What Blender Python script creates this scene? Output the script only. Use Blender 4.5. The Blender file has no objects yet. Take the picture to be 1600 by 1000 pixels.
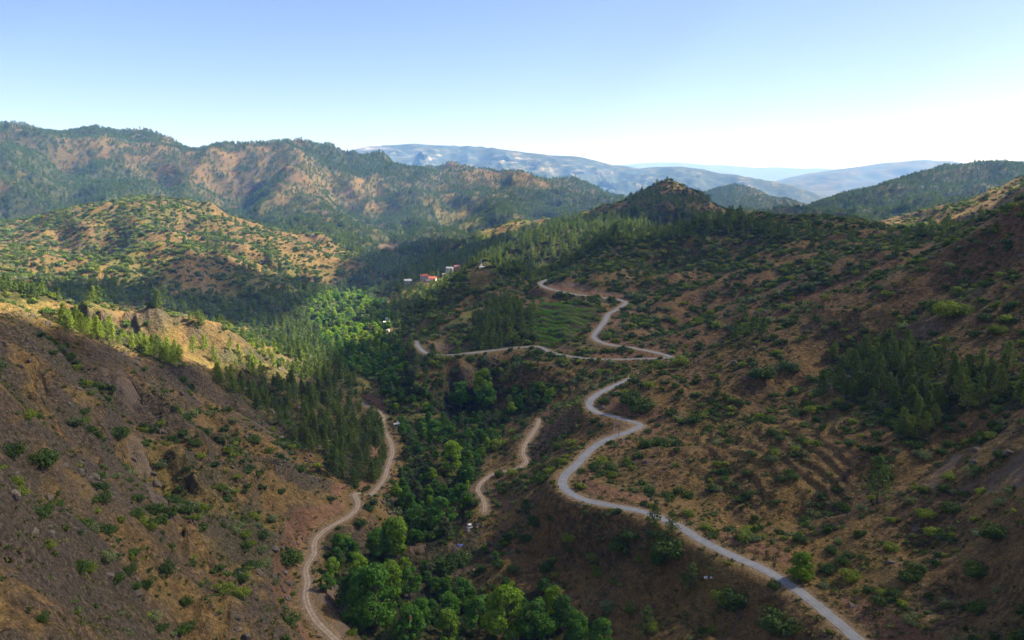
import bpy, bmesh, math, random
import numpy as np
from mathutils import Vector, Matrix, Euler
C = bpy.context.scene
COL = C.collection
rnd = random.Random(7)
RG = np.random.RandomState(11)

# ------------------------------------------------------------------ camera
CAMZ = 260.0
F = 1256.0                      # focal length in photo pixels (photo 1600 x 1000)
PITCH = math.radians(10.4)
cam_data = bpy.data.cameras.new('camera')
cam = bpy.data.objects.new('camera', cam_data)
COL.objects.link(cam)
cam.location = (0, 0, CAMZ)
cam.rotation_euler = (math.pi / 2 - PITCH, 0, 0)
cam_data.sensor_width = 36.0
cam_data.lens = 36.0 * F / 1600.0
cam_data.clip_start = 1.0
cam_data.clip_end = 120000.0
C.camera = cam

# ------------------------------------------------------------------ light
SUN_AZ = math.radians(74)       # measured from +Y (view direction) towards +X: the sun stands to the right, a little ahead
SUN_EL = math.radians(43)
world = bpy.data.worlds.new('World')
C.world = world
world.use_nodes = True
nt = world.node_tree
bg = nt.nodes['Background']
sky = nt.nodes.new('ShaderNodeTexSky')
sky.sky_type = 'NISHITA'
sky.sun_disc = False
sky.sun_elevation = SUN_EL
sky.sun_rotation = SUN_AZ
sky.altitude = 700
sky.air_density = 0.75
sky.dust_density = 1.0
sky.ozone_density = 4.5
wb = nt.nodes.new('ShaderNodeMix'); wb.data_type = 'RGBA'; wb.blend_type = 'MULTIPLY'; wb.inputs['Factor'].default_value = 1.0
wb.inputs['B'].default_value = (1.12, 0.98, 1.02, 1)      # the photograph's white balance
nt.links.new(sky.outputs['Color'], wb.inputs['A']); nt.links.new(wb.outputs['Result'], bg.inputs['Color'])
bg.inputs['Strength'].default_value = 0.061
sun_data = bpy.data.lights.new('sun', 'SUN')
sun = bpy.data.objects.new('sun', sun_data)
COL.objects.link(sun)
sun_data.energy = 5.0
sun_data.angle = math.radians(0.5)
sun_data.color = (1.0, 0.91, 0.74)
SUN_DIR = Vector((math.sin(SUN_AZ) * math.cos(SUN_EL), math.cos(SUN_AZ) * math.cos(SUN_EL), math.sin(SUN_EL)))
sun.rotation_euler = SUN_DIR.to_track_quat('Z', 'Y').to_euler()
sun.location = (0, 0, 400)
C.view_settings.view_transform = 'Standard'
C.view_settings.look = 'None'
C.view_settings.gamma = 1.0
C.view_settings.exposure = 1.80
C.render.engine = 'CYCLES'
C.cycles.max_bounces = 6
C.cycles.diffuse_bounces = 3
C.cycles.glossy_bounces = 1
C.cycles.transmission_bounces = 3
C.cycles.transparent_max_bounces = 8
C.cycles.volume_bounces = 1
C.cycles.use_denoising = True

# ------------------------------------------------------------------ small maths helpers
def ray(u, v):
    a, b = (u - 800.0) / F, (v - 500.0) / F
    return a, math.cos(PITCH) - b * math.sin(PITCH), -math.sin(PITCH) - b * math.cos(PITCH)
def atY(u, v, Y):               # world point at forward distance Y (z relative to the camera)
    a, y, z = ray(u, v)
    t = Y / y
    return (a * t, Y, z * t)
def atZ(u, v, z0):              # world point at the level z0 below / above the camera
    a, y, z = ray(u, v)
    t = z0 / z
    return (a * t, y * t, z0)
def project(x, y, z):           # photo pixel of world points, z relative to the camera
    cp, sp = math.cos(PITCH), math.sin(PITCH)
    d = y * cp - z * sp
    d = np.where(np.abs(d) < 1e-3, 1e-3, d)
    up = y * sp + z * cp
    return 800.0 + F * x / d, 500.0 - F * up / d, d

def _hash(ix, iy, seed):
    h = (ix * 374761393 + iy * 668265263 + seed * 1442695041) & 0xFFFFFFFF
    h = ((h ^ (h >> 13)) * 1274126177) & 0xFFFFFFFF
    return h ^ (h >> 16)
def gnoise(x, y, seed=0):       # gradient noise, about -1..1
    fx, fy = np.floor(x), np.floor(y)
    ix, iy = fx.astype(np.int64), fy.astype(np.int64)
    tx, ty = x - fx, y - fy
    sx, sy = tx * tx * tx * (tx * (tx * 6 - 15) + 10), ty * ty * ty * (ty * (ty * 6 - 15) + 10)
    def g(dx, dy):
        a = _hash(ix + dx, iy + dy, seed).astype(np.float64) * (2 * math.pi / 4294967296.0)
        return np.cos(a) * (tx - dx) + np.sin(a) * (ty - dy)
    n0 = g(0, 0) * (1 - sx) + g(1, 0) * sx
    n1 = g(0, 1) * (1 - sx) + g(1, 1) * sx
    return (n0 * (1 - sy) + n1 * sy) * 1.5
def fbm(x, y, L, octs=4, seed=0, gain=0.5):
    s, a, t = 0.0, 1.0, 0.0
    for k in range(octs):
        s = s + a * gnoise(x / L + 17.3 * k, y / L - 9.1 * k, seed + k)
        t += a; a *= gain; L *= 0.5
    return s / t
def sstep(a, b, x):
    t = np.clip((x - a) / (b - a), 0, 1)
    return t * t * (3 - 2 * t)

# ------------------------------------------------------------------ the lie of the land
CTRL = []
def line(pts, n=0):             # crest or valley line: (u, v, Y) nodes, filled in between
    for i in range(len(pts) - 1):
        (u0, v0, Y0), (u1, v1, Y1) = pts[i], pts[i + 1]
        k = max(1, int(max(abs(u1 - u0), abs(v1 - v0)) / 28.0)) if n == 0 else n
        for j in range(k):
            t = j / k
            CTRL.append(atY(u0 + (u1 - u0) * t, v0 + (v1 - v0) * t, 1 / ((1 - t) / Y0 + t / Y1)))
    CTRL.append(atY(*pts[-1]))
def spot(*pts):
    for p in pts: CTRL.append(atY(*p))
def level(pts):                 # (u, v, z) nodes
    for i in range(len(pts) - 1):
        (u0, v0, z0), (u1, v1, z1) = pts[i], pts[i + 1]
        k = max(1, int(max(abs(u1 - u0), abs(v1 - v0)) / 25.0))
        for j in range(k):
            t = j / k
            CTRL.append(atZ(u0 + (u1 - u0) * t, v0 + (v1 - v0) * t, z0 + (z1 - z0) * t))
    CTRL.append(atZ(*pts[-1]))
def wpt(*pts):                  # plain (x, y, z) anchors for ground that stays hidden
    for p in pts: CTRL.append(p)
def behind(pts, dY, dz):        # the ground falls away behind a crest
    for (u, v, Y) in pts:
        a, y, z = ray(u, v); t = (Y + dY) / y
        CTRL.append((a * t, Y + dY, z * t - dz))

# roads first: (u, v, z)
ROAD_A = [(1385,1040,-105),(1340,1000,-105),(1300,965,-105),(1250,925,-105),(1200,893,-105),(1150,871,-105),(1100,847,-105.2),(1060,822,-105.6),(1010,801,-106),
          (960,791,-106.5),(915,782,-107),(886,768,-107.3),(878,755,-107.4),(884,741,-107.4),(900,727,-107.2),(914,712,-107),(926,700,-106.6)]
ROAD_B = [(926,700,-106.6),(950,686,-106),(985,674,-105.4),(1003,664,-105),(985,658,-104.8),(960,651,-104.6),(934,645,-104.6),(922,637,-104.6),(921,628,-104.7),(932,617,-104.9),(951,607,-105.2)]
ROAD_C_hidden = [(951,607,-105.2),(985,592,-105.8),(1020,576,-106.4),(1046,566,-106.8),(1052,559.5,-107)]
ROAD_D = [(1052,559.5,-107),(1025,551,-106.8),(990,544,-106.4),(960,540,-106),(940,535,-105.5),(929,529,-105),(929,522,-104.4),(938,511,-103.6),(946,500,-102.6),(951,490,-101.8),(962,485,-101.4),
          (974,477,-100.8),(978,472,-100.4),(965,468,-100),(940,465,-99.5),(900,460,-98.8),(865,453,-98),(848,447,-97.4),(845,442,-97),(856,436.5,-96.4)]
ROAD_E = [(1052,559.5,-107),(1020,560,-108),(980,561.5,-109),(930,561,-110),(885,556,-111),(862,551,-111.6),(851,545.5,-112),(843,542,-112.4),(834,541,-112.8),(800,544,-113.6),(760,549,-114.4),
          (720,553,-115.2),(690,555,-117.5),(666,551.5,-119.5),(657,545,-120.5),(652,539,-121.5),(651,533,-122.5)]
TRACK_L = [(528,1003,-124),(508,985,-124),(492,968,-124),(480,945,-124),(477,925,-124.2),(482,908,-124.6),(476,893,-125),(482,878,-125.4),(492,866,-125.8),(490,850,-126.2),(497,838,-126.6),
           (515,823,-127),(538,812,-127.4),(556,798,-127.8),(560,784,-128.2),(552,771,-128.4),(562,770,-129),(576,776,-130)]
TRACK_L2 = [(576,776,-131),(590,762,-132.5),(600,748,-134),(606,730,-135.5),(613,708,-137),(611,692,-138),(604,678,-139.5),(598,664,-140.5),(599,650,-141.5),(588,641,-142.3),(572,634,-143.2),(556,624,-144.2)]
TRACK_M = [(757,800,-131),(758,786,-130),(752,775,-129.4),(745,765,-129),(752,754,-128.6),(771,740,-128.2),(793,736,-127.6),(812,732,-127),(823,722,-126.5)]
TRACK_R = [(823,722,-126.5),(817,706,-126),(822,692,-125.6),(832,677,-125.2),(839,666,-125),(843,655,-124.8)]
TRACK_F = [(612,782,-138),(600,795,-137.5)]
for r in (ROAD_A, ROAD_B, ROAD_C_hidden, ROAD_D, ROAD_E, TRACK_L, TRACK_L2, TRACK_M, TRACK_R): level(r)

# stream bed
STREAM = [(900,1075,-133),(850,1010,-134),(800,975,-135),(740,945,-136),(650,925,-137),(590,935,-136),(600,880,-138),(640,830,-140),(670,780,-142),(705,735,-145),(722,690,-147),(715,650,-149),
          (680,620,-150),(630,595,-152),(590,570,-154),(560,545,-155.5),(535,520,-157.5),(530,497,-160),(545,480,-162)]
level(STREAM)
line([(545,478,1000),(575,455,1120),(610,440,1260),(640,420,1450),(670,404,1620),(700,392,1780)])
# slopes below the main road
level([(1200,985,-114),(1120,930,-113),(1040,900,-116)])
level([(1100,1000,-119),(1000,955,-122),(920,900,-122),(850,860,-127),(790,880,-128)])
level([(1250,1000,-110),(1180,940,-108.5)])
level([(1000,1000,-126),(940,980,-129)])
level([(900,830,-116),(950,850,-115)])
level([(860,790,-113),(820,810,-123),(780,840,-130),(740,875,-134)])
level([(900,700,-113),(870,720,-115.5),(840,760,-121),(800,770,-126)])
level([(905,640,-109),(880,670,-117),(860,690,-121)])
level([(710,860,-136),(770,905,-131)])
level([(780,700,-138),(790,660,-139),(760,640,-146),(860,640,-122)])
level([(930,600,-113),(880,610,-121),(820,620,-131)])
level([(960,578,-112.5),(900,580,-115),(840,580,-117),(780,580,-119.5),(720,580,-121.5)])
level([(690,602,-129),(655,577,-131)])
level([(800,600,-126),(740,610,-132)])
level([(636,560,-131),(622,580,-141)])
# left flank of the valley
level([(440,960,-117),(400,900,-112),(430,850,-116),(460,800,-118),(500,770,-122)])
level([(300,1000,-104),(300,900,-98),(330,830,-102),(390,790,-108),(430,730,-112),(480,710,-122),(540,740,-128)])
level([(150,1000,-86),(150,900,-82),(170,830,-81),(240,790,-88),(300,760,-97)])
level([(0,1010,-63),(0,920,-61),(0,840,-60),(60,800,-67)])
level([(0,760,-57),(0,700,-58),(60,720,-69),(120,740,-76),(180,760,-84)])
level([(60,650,-66),(150,660,-77),(230,700,-90),(260,740,-94)])
level([(0,620,-55),(0,560,-54),(100,600,-67),(200,640,-84),(300,680,-97),(380,720,-107)])
level([(250,600,-88),(340,640,-102),(420,680,-113),(500,690,-124)])
CR1 = [(-120,482,300),(0,486,305),(60,492,318),(120,518,345),(180,542,372),(240,560,398),(300,583,425),(380,610,440)]
line(CR1)
behind(CR1[:5], 70, 12)
level([(450,640,-131),(520,650,-137),(560,640,-144),(570,690,-139),(550,710,-132)])
level([(430,600,-128),(500,605,-137),(560,610,-146),(575,597,-148)])
# sunny spur behind the left flank
CR2 = [(-60,455,520),(20,466,510),(80,478,500),(150,490,490),(220,498,485),(300,510,485),(350,524,500),(400,545,530),(450,572,560)]
line(CR2)
line([(110,515,470),(180,535,465),(260,552,455)])
behind(CR2[:7], 130, 22)
level([(470,560,-142),(500,540,-152)])
# dark side valley with pines
line([(-50,440,760),(60,462,770),(150,470,790),(250,478,820),(350,486,850),(430,496,860),(490,505,850)])
# mid-left hills
CR3 = [(-80,395,950),(0,390,960),(80,388,960),(150,380,950),(220,377,950),(280,388,940),(330,407,930),(380,430,930),(430,452,930),(480,474,920)]
line(CR3)
line([(-40,425,860),(60,430,860),(160,425,870),(260,430,870),(350,455,880)])
CR4 = [(-60,350,1350),(0,345,1330),(40,343,1310),(90,338,1300),(140,326,1290),(180,316,1290),(215,311,1290),(260,322,1280),(310,340,1260),(360,360,1240),(420,382,1210),(480,400,1190),(540,420,1170),(590,432,1170)]
line(CR4)
behind(CR3[:6], 110, 6)
behind(CR4[:9], 260, 40)
line([(100,362,1120),(200,350,1150),(300,370,1080),(400,415,1060),(480,440,1060),(530,455,1060)])
# high ridge across the back
CR5 = [(-150,250,2200),(-60,228,2250),(0,212,2300),(30,207,2300),(65,205,2300),(95,208,2320),(120,216,2340),(160,224,2360),(200,232,2380),(245,238,2400),(280,240,2420),(330,237,2450),(370,240,2480),(410,235,2500),
       (440,234,2500),(475,239,2520),(500,249,2540),(530,259,2560),(565,267,2600),(610,267,2650),(640,272,2700),(680,277,2750),(720,277,2800),(750,278,2850),(790,283,2850),(830,281,2850),(870,285,2800),(900,297,2750),(930,309,2700),(955,317,2650),(985,328,2600),(1030,345,2600)]
line(CR5)
behind(CR5, 800, 120)
for pts in ([(65,205,2300),(60,250,2050),(50,300,1800)], [(160,224,2360),(200,262,2080),(230,292,1850)], [(280,240,2420),(305,280,2100),(345,325,1800),(370,345,1650)],
            [(440,234,2500),(470,275,2250),(510,315,2000),(540,350,1800),(575,385,1600)], [(610,267,2650),(610,300,2400),(640,335,2150),(660,362,1900)],
            [(740,278,2850),(720,310,2500),(750,345,2150),(770,360,2000)], [(870,285,2800),(850,310,2500),(890,335,2300),(900,348,2200)]):
    line(pts)
for pts in ([(110,270,2250),(120,318,1850)], [(240,275,2280),(270,310,1900)], [(370,285,2250),(410,335,1850),(450,378,1500)], [(530,305,2350),(590,355,1950),(610,390,1700)],
            [(670,305,2500),(690,345,2150)], [(800,310,2600),(820,350,2250)], [(560,410,1450),(600,418,1420)]):
    line(pts)
line([(640,400,1650),(600,400,1500),(560,395,1400)])
wpt((-900,1650,-120),(-600,1550,-125),(-350,1500,-140))
# pine slope and the pointed hill
CR6 = [(690,402,1500),(740,385,1500),(790,372,1480),(840,360,1460),(890,350,1440),(935,340,1420),(965,328,1400),(985,315,1380),(1005,301,1370),(1020,291,1360),(1036,283,1350),(1050,282,1350),(1066,289,1350),(1085,301,1350),(1110,317,1350),(1140,336,1350),(1180,352,1350),(1250,372,1350)]
line(CR6)
behind(CR6, 250, 45)
line([(760,408,1080),(820,402,1050),(880,392,1020),(930,380,1010),(1000,366,1080),(1060,355,1120),(1120,360,1120)])
line([(1040,325,1220),(980,345,1220)])
# monument spur and the middle ridge
CR7 = [(605,520,720),(620,508,725),(645,486,735),(675,462,750),(705,443,765),(730,428,775),(755,419,780),(785,424,790),(815,428,790),(840,436,780),(857,433,770),(880,420,780),(905,403,790),(935,386,800),(966,378,800),(1005,380,810),(1040,380,830),(1070,376,840),(1100,364,830),(1125,358,820),(1150,350,800),(1180,343,780),(1210,338,760),(1250,338,740),(1290,344,720),(1330,352,700),(1365,366,680),(1400,372,660),(1450,374,640),(1490,366,600)]
line(CR7)
behind([(605,518,725),(645,486,735),(705,443,765),(755,419,780)], 80, 14)
behind([(857,433,790),(905,403,790),(966,378,800),(1040,380,830),(1100,364,830),(1180,343,780),(1250,338,740),(1330,352,700),(1400,372,660),(1470,372,620)], 170, 34)
spot((700,500,640),(760,480,670),(820,470,680),(740,525,570),(820,520,560),(880,500,570),(830,490,610),(680,530,580),(880,440,690),(960,430,700),(1060,420,720),(1150,400,690),(1250,400,620),(1350,400,560),(1000,460,620),(1080,450,620),(1180,445,570),(1250,430,540),(1330,420,510),(1020,500,550),(1100,490,540),(1060,535,485),(1000,525,510),(1150,520,480),(950,505,545),(780,450,730))
# near right spur and flank
CR8 = [(962,603,376),(1000,590,380),(1040,576,385),(1100,556,392),(1150,538,398),(1190,521,402),(1240,496,406),(1290,470,410),(1330,453,412),(1370,436,415),(1410,418,418),(1450,400,420),(1490,380,415),(1530,355,405),(1565,330,395),(1600,310,385),(1660,285,380),(1750,260,380)]
line(CR8)
behind(CR8[3:15], 55, 10)
spot((1600,400,345),(1600,500,300),(1500,450,350),(1500,550,300),(1400,500,355),(1400,600,290),(1300,550,350),(1200,600,335),(1100,620,345),(1050,640,330),(1300,650,295),(1200,680,285),(1100,700,285),(1020,690,300),(1020,730,275),(960,720,288),(960,755,268),(1600,600,248),(1600,700,205),(1600,800,178),(1600,900,158),(1600,1000,140),
     (1500,640,255),(1500,750,212),(1500,850,188),(1500,950,168),(1400,700,240),(1400,800,212),(1400,900,186),(1400,980,165),(1300,750,240),(1300,850,208),(1300,920,192),(1200,760,246),(1200,830,222),(1100,780,250),(1150,820,232),(1040,770,258),(1750,700,150),(1750,1000,110),(1750,500,250))
# all round, out of sight
for d, zz in ((60, -75), (100, -90)):
    pass
wpt((0,60,-150),(0,120,-146),(60,100,-125),(-70,80,-95),(-140,60,-55),(140,60,-95),(0,-100,-150),(-250,-50,10),(250,-50,-30),(-300,200,20),(350,200,30),(500,400,60),(650,650,70),(700,1000,20),(500,1100,-90),(400,1050,-130),(250,1150,-140),
    (-500,600,10),(-450,380,0),(-900,900,60),(-1500,1500,140),(900,1300,-60),(1200,1900,-150),(600,1700,-150),(1500,1200,80),(0,-600,-60),(-800,-400,80),(800,-400,80),(2500,1500,150),(-2600,1500,200),(-3000,3000,100),(0,-2500,0),(-2500,-1500,50),(2500,-1500,50),
    (1600,3600,-200),(600,3800,-210),(-600,4300,-150),(2500,3200,-120),(3500,4500,-200),(-2500,4500,-100))
# hill on the right beyond the road pass
CR9 = [(1235,345,2500),(1262,330,2500),(1290,316,2480),(1330,305,2450),(1362,300,2430),(1400,287,2400),(1435,277,2380),(1470,271,2350),(1500,264,2330),(1520,263,2330),(1545,267,2300),(1568,265,2280),(1590,272,2250),(1620,268,2250),(1700,255,2250)]
line(CR9)
behind(CR9, 500, 90)
line([(1300,350,1900),(1400,335,1850),(1500,315,1800),(1600,305,1750)])
line([(1250,370,1500),(1400,366,1400),(1500,350,1350),(1600,330,1300)])

CT = np.array(CTRL)
# thin out coincident controls
_key = {}
for i, p in enumerate(CT):
    r = math.hypot(p[0], p[1]); k = (round(math.atan2(p[0], p[1]) / 0.008), round(math.log(r) / 0.008))
    _key.setdefault(k, []).append(i)
CT = np.array([CT[v].mean(axis=0) for v in _key.values()])
def _phi(dx, dy, e): return np.sqrt(dx * dx + dy * dy + e * e)
_N = len(CT)
_r = np.hypot(CT[:, 0], CT[:, 1])
_eps = np.full(_N, 3.0)
_A = np.zeros((_N + 1, _N + 1))
_A[:_N, :_N] = _phi(CT[:, None, 0] - CT[None, :, 0], CT[:, None, 1] - CT[None, :, 1], _eps[None, :])
_A[:_N, :_N] -= np.diag(0.15 + _r * 0.0003)
_A[:_N, _N] = 1; _A[_N, :_N] = 1
_W = np.linalg.solve(_A, np.append(CT[:, 2], 0))
def base_height(x, y):
    out = np.empty(len(x))
    for s in range(0, len(x), 20000):
        e = slice(s, s + 20000)
        m = _phi(x[e, None].astype(np.float32) - CT[None, :, 0].astype(np.float32), y[e, None].astype(np.float32) - CT[None, :, 1].astype(np.float32), _eps[None, :].astype(np.float32))
        out[e] = m @ _W[:_N].astype(np.float32).astype(np.float64) + _W[_N]
    return out

def march(pts, fn, lo=70.0, hi=6000.0, n=700):
    '''where the sight lines through photo pixels meet the ground'''
    pts = np.asarray(pts, float); Y = np.exp(np.linspace(math.log(lo), math.log(hi), n))
    out = []
    a = (pts[:, 0] - 800) / F; b = (pts[:, 1] - 500) / F
    ky = math.cos(PITCH) - b * math.sin(PITCH); kz = -math.sin(PITCH) - b * math.cos(PITCH)
    X = (a / ky)[:, None] * Y[None, :]; Z = (kz / ky)[:, None] * Y[None, :]
    G = fn(X.ravel(), np.broadcast_to(Y, X.shape).ravel()).reshape(X.shape)
    under = Z < G
    for i in range(len(pts)):
        k = np.argmax(under[i]) if under[i].any() else n - 1
        k = max(k, 1)
        d0, d1 = Z[i, k - 1] - G[i, k - 1], Z[i, k] - G[i, k]
        t = d0 / (d0 - d1) if d0 != d1 else 0
        t = min(max(t, 0), 1)
        y = Y[k - 1] + t * (Y[k] - Y[k - 1])
        out.append((a[i] / ky[i] * y, y, kz[i] / ky[i] * y))
    return np.array(out)
GULLIES = [  # photo polyline, depth, width (metres)
    ([(100,548),(140,584),(172,612),(208,655),(235,700),(262,760)], 7, 9), ([(172,672),(208,714),(238,768),(272,803),(291,818)], 5, 8),
    ([(-20,705),(68,738),(156,785),(260,833),(364,857),(470,878)], 8, 9), ([(0,590),(60,612),(110,660),(140,740)], 3, 6),
    ([(290,600),(330,660),(350,720),(400,790),(440,830)], 5, 9), ([(420,640),(450,690),(470,740)], 5, 9), ([(330,860),(380,920),(430,960)], 4, 8), ([(200,1000),(270,930),(330,870)], 3, 9),
    ([(1560,620),(1480,690),(1380,745),(1280,775),(1190,815)], 6, 12), ([(1600,690),(1540,745),(1470,800),(1400,870)], 4, 8), ([(1400,500),(1300,560),(1220,610),(1120,650),(1030,690)], 6, 12),
    ([(960,800),(945,850),(915,920)], 5, 9), ([(1060,850),(1030,900),(990,970)], 4, 8), ([(1170,890),(1140,950),(1120,1000)], 3, 6), ([(800,700),(760,710)], 3, 8),
    ([(1300,370),(1230,420),(1150,460),(1060,500),(1000,530)], 10, 20), ([(1200,360),(1120,420),(1060,450),(1000,470)], 10, 22), ([(1000,395),(930,420),(890,450)], 8, 20), ([(840,445),(790,480),(720,520),(680,545)], 8, 18), ([(780,430),(700,480),(640,530)], -5, 14),
    ([(260,335),(330,380),(420,420)], 22, 40), ([(150,345),(190,380),(240,400)], 16, 32), ([(60,350),(110,380),(130,410)], 14, 30), ([(230,390),(215,430),(200,460)], 8, 12), ([(100,390),(110,430),(140,460)], 10, 22), ([(330,420),(350,450),(380,475)], 9, 22), ([(420,400),(470,430),(520,445)], 14, 30),
    ([(110,220),(90,270),(100,320)], 60, 90), ([(230,240),(250,290),(300,330)], 60, 90), ([(340,245),(380,300),(400,350)], 60, 90), ([(500,255),(540,310),(590,360)], 55, 90), ([(580,270),(600,330),(640,370)], 50, 85), ([(690,285),(700,330),(740,370)], 45, 85), ([(800,290),(800,330)], 26, 60),
]
def carve_setup():
    flat = [p for g, _, _ in GULLIES for p in g]
    W = march(flat, base_height)
    out, i = [], 0
    for g, dep, wid in GULLIES:
        out.append((W[i:i + len(g)], dep, wid)); i += len(g)
    return out
CARVE = carve_setup()
def carve(x, y):
    dz = np.zeros(len(x))
    for P, dep, wid in CARVE:
        reach = wid * 3
        m = np.where((x > P[:, 0].min() - reach) & (x < P[:, 0].max() + reach) & (y > P[:, 1].min() - reach) & (y < P[:, 1].max() + reach))[0]
        if not len(m): continue
        sx = x[m] + wid * 0.5 * gnoise(x[m] / wid / 1.5, y[m] / wid / 1.5, 21); sy = y[m] + wid * 0.5 * gnoise(x[m] / wid / 1.5, y[m] / wid / 1.5, 22)
        best = np.full(len(m), 1e9); tt = np.zeros(len(m)); n = len(P) - 1
        for i in range(n):
            a, b = P[i], P[i + 1]; dx, dy = b[0] - a[0], b[1] - a[1]
            t = np.clip(((sx - a[0]) * dx + (sy - a[1]) * dy) / (dx * dx + dy * dy + 1e-9), 0, 1)
            d = np.hypot(sx - a[0] - t * dx, sy - a[1] - t * dy)
            k = d < best; best[k] = d[k]; tt[k] = (i + t[k]) / n
        q = best / wid
        prof = 1 / (1 + q * q * 1.2) - 0.1
        dz[m] -= dep * np.clip(prof, 0, 1) * np.minimum(1, 0.35 + np.minimum(tt, 1 - tt) * 4)
    return dz

# ------------------------------------------------------------------ roads as smooth world curves
def densify(nodes, step=2.0):
    P = np.array([atZ(*n) for n in nodes])
    k = np.arange(len(P)); seg = np.r_[0, np.cumsum(np.linalg.norm(np.diff(P[:, :2], axis=0), axis=1))]
    out = []
    for i in range(len(P) - 1):     # centripetal-ish Catmull-Rom
        p0, p1, p2, p3 = P[max(i - 1, 0)], P[i], P[i + 1], P[min(i + 2, len(P) - 1)]
        n = max(2, int(np.linalg.norm(p2 - p1) / step))
        for j in range(n):
            t = j / n
            out.append(0.5 * ((2 * p1) + (-p0 + p2) * t + (2 * p0 - 5 * p1 + 4 * p2 - p3) * t * t + (-p0 + 3 * p1 - 3 * p2 + p3) * t ** 3))
    out.append(P[-1])
    out = np.array(out)
    for _ in range(3):
        out[1:-1] = out[1:-1] * 0.5 + (out[:-2] + out[2:]) * 0.25
    return out
main_road = densify(ROAD_A[:-1] + ROAD_B[:-1] + ROAD_C_hidden[:-1] + ROAD_D)
branch_road = densify(ROAD_E)
tracks = {'L': densify(TRACK_L[:-1] + TRACK_L2), 'M': densify(TRACK_M), 'R': densify(TRACK_R)}
tracks['M'] = np.concatenate([tracks['M'], tracks['R'][1:]])
ROADS = [(main_road, 1.65), (branch_road, 1.45), (tracks['L'], 1.15), (tracks['M'], 1.1)]

def road_dist(x, y, reach=26.0):
    """distance to the nearest road edge line and the road's level there"""
    D = np.full(len(x), 1e6); Z = np.zeros(len(x)); HW = np.full(len(x), 2.0)
    cand = np.where((y > 60) & (y < 1000) & (np.abs(x) < 500))[0]
    cx, cy = x[cand], y[cand]
    order = np.argsort(cy); cand = cand[order]; cx = cx[order]; cy = cy[order]
    for (R, hw) in ROADS:
        for i in range(len(R) - 1):
            a, b = R[i], R[i + 1]
            lo = np.searchsorted(cy, min(a[1], b[1]) - reach); hi = np.searchsorted(cy, max(a[1], b[1]) + reach)
            if hi <= lo: continue
            sx = cx[lo:hi]; m = (sx > min(a[0], b[0]) - reach) & (sx < max(a[0], b[0]) + reach)
            if not m.any(): continue
            sx = sx[m]; sy = cy[lo:hi][m]; idx = cand[lo:hi][m]
            dx, dy = b[0] - a[0], b[1] - a[1]; L2 = dx * dx + dy * dy + 1e-9
            t = np.clip(((sx - a[0]) * dx + (sy - a[1]) * dy) / L2, 0, 1)
            d = np.hypot(sx - a[0] - t * dx, sy - a[1] - t * dy)
            up = d < D[idx]
            idx = idx[up]
            D[idx] = d[up]; Z[idx] = (a[2] + t * (b[2] - a[2]))[up]; HW[idx] = hw
    return D, Z, HW

# ------------------------------------------------------------------ distant ranges (heights over x, y)
def crest_fn(pts, slope_front, slope_back, x, y):
    P = np.array([atY(*p) for p in pts])
    az = np.arctan2(P[:, 0], P[:, 1]); o = np.argsort(az); az = az[o]; rr = np.hypot(P[:, 0], P[:, 1])[o]; zz = P[:, 2][o]
    a = np.arctan2(x, y); r = np.hypot(x, y)
    rc = np.interp(a, az, rr); zc = np.interp(a, az, zz)
    side = np.maximum(az[0] - a, a - az[-1]).clip(0) * rc * 0.35
    d = r - rc
    return zc - side - np.where(d < 0, -d * slope_front, d * slope_back)
FAR = [
    ([(470,262,8200),(505,248,8200),(530,240,8200),(560,231,8200),(600,226,8200),(650,224,8200),(700,227,8200),(745,228,8100),(780,231,8000),(820,237,8000),(860,241,8000),(900,244,8000),(930,250,8000),(960,257,8000),(1000,262,7900),(1050,259,7800),(1080,261,7700),(1120,268,7600),(1160,275,7500),(1200,282,7300),(1240,290,7200),(1275,303,7100),(1300,315,7000)], 0.26, 0.3, 360.0, 850.0),
    ([(340,248,6000),(365,240,6000),(385,234,6000),(405,240,6000),(430,250,6000)], 0.25, 0.3, 40.0, 500.0),
    ([(1060,325,3700),(1092,304,3700),(1120,296,3700),(1150,289,3700),(1180,296,3700),(1205,307,3650),(1230,309,3600),(1255,318,3600),(1290,333,3600)], 0.30, 0.35, 45.0, 420.0),
    ([(1130,300,13000),(1200,286,13000),(1240,276,13000),(1290,267,13000),(1340,260,13000),(1390,253,13000),(1450,249,13000),(1490,251,13000),(1520,258,13000),(1560,262,13000),(1700,262,13000)], 0.12, 0.2, 140.0, 1300.0),
    ([(1450,262,19000),(1530,256,19000),(1600,250,19000),(1700,246,19000)], 0.12, 0.2, 120.0, 1500.0),
    ([(900,262,24000),(1000,254,24000),(1060,253,24000),(1130,258,24000),(1200,261,24000),(1270,262,24000),(1350,266,24000)], 0.12, 0.2, 90.0, 2000.0),
]
def far_height(x, y):
    h = np.full(len(x), -1e9)
    for k, (pts, sf, sb, amp, L) in enumerate(FAR):
        c = crest_fn(pts, sf, sb, x, y)
        n = fbm(x, y, L, 5, 300 + 10 * k, 0.55)
        rg = 1 - 2 * np.abs(fbm(x * 1.0, y * 0.7, L * 0.9, 4, 340 + k, 0.55))
        zc = c + n * (9.0 if k == 0 else amp * 0.25)
        # relief grows away from the crest so that the skyline keeps its shape
        a = np.arctan2(x, y)
        P = np.array([atY(*p) for p in pts])
        rc = np.interp(a, np.arctan2(P[:, 0], P[:, 1]), np.hypot(P[:, 0], P[:, 1]))
        off = np.clip(np.abs(np.hypot(x, y) - rc) / (L * 1.1), 0, 1)
        h = np.maximum(h, zc + (rg - (0.75 if k == 0 else 0.0)) * amp * 0.9 * off)
    return h

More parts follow.
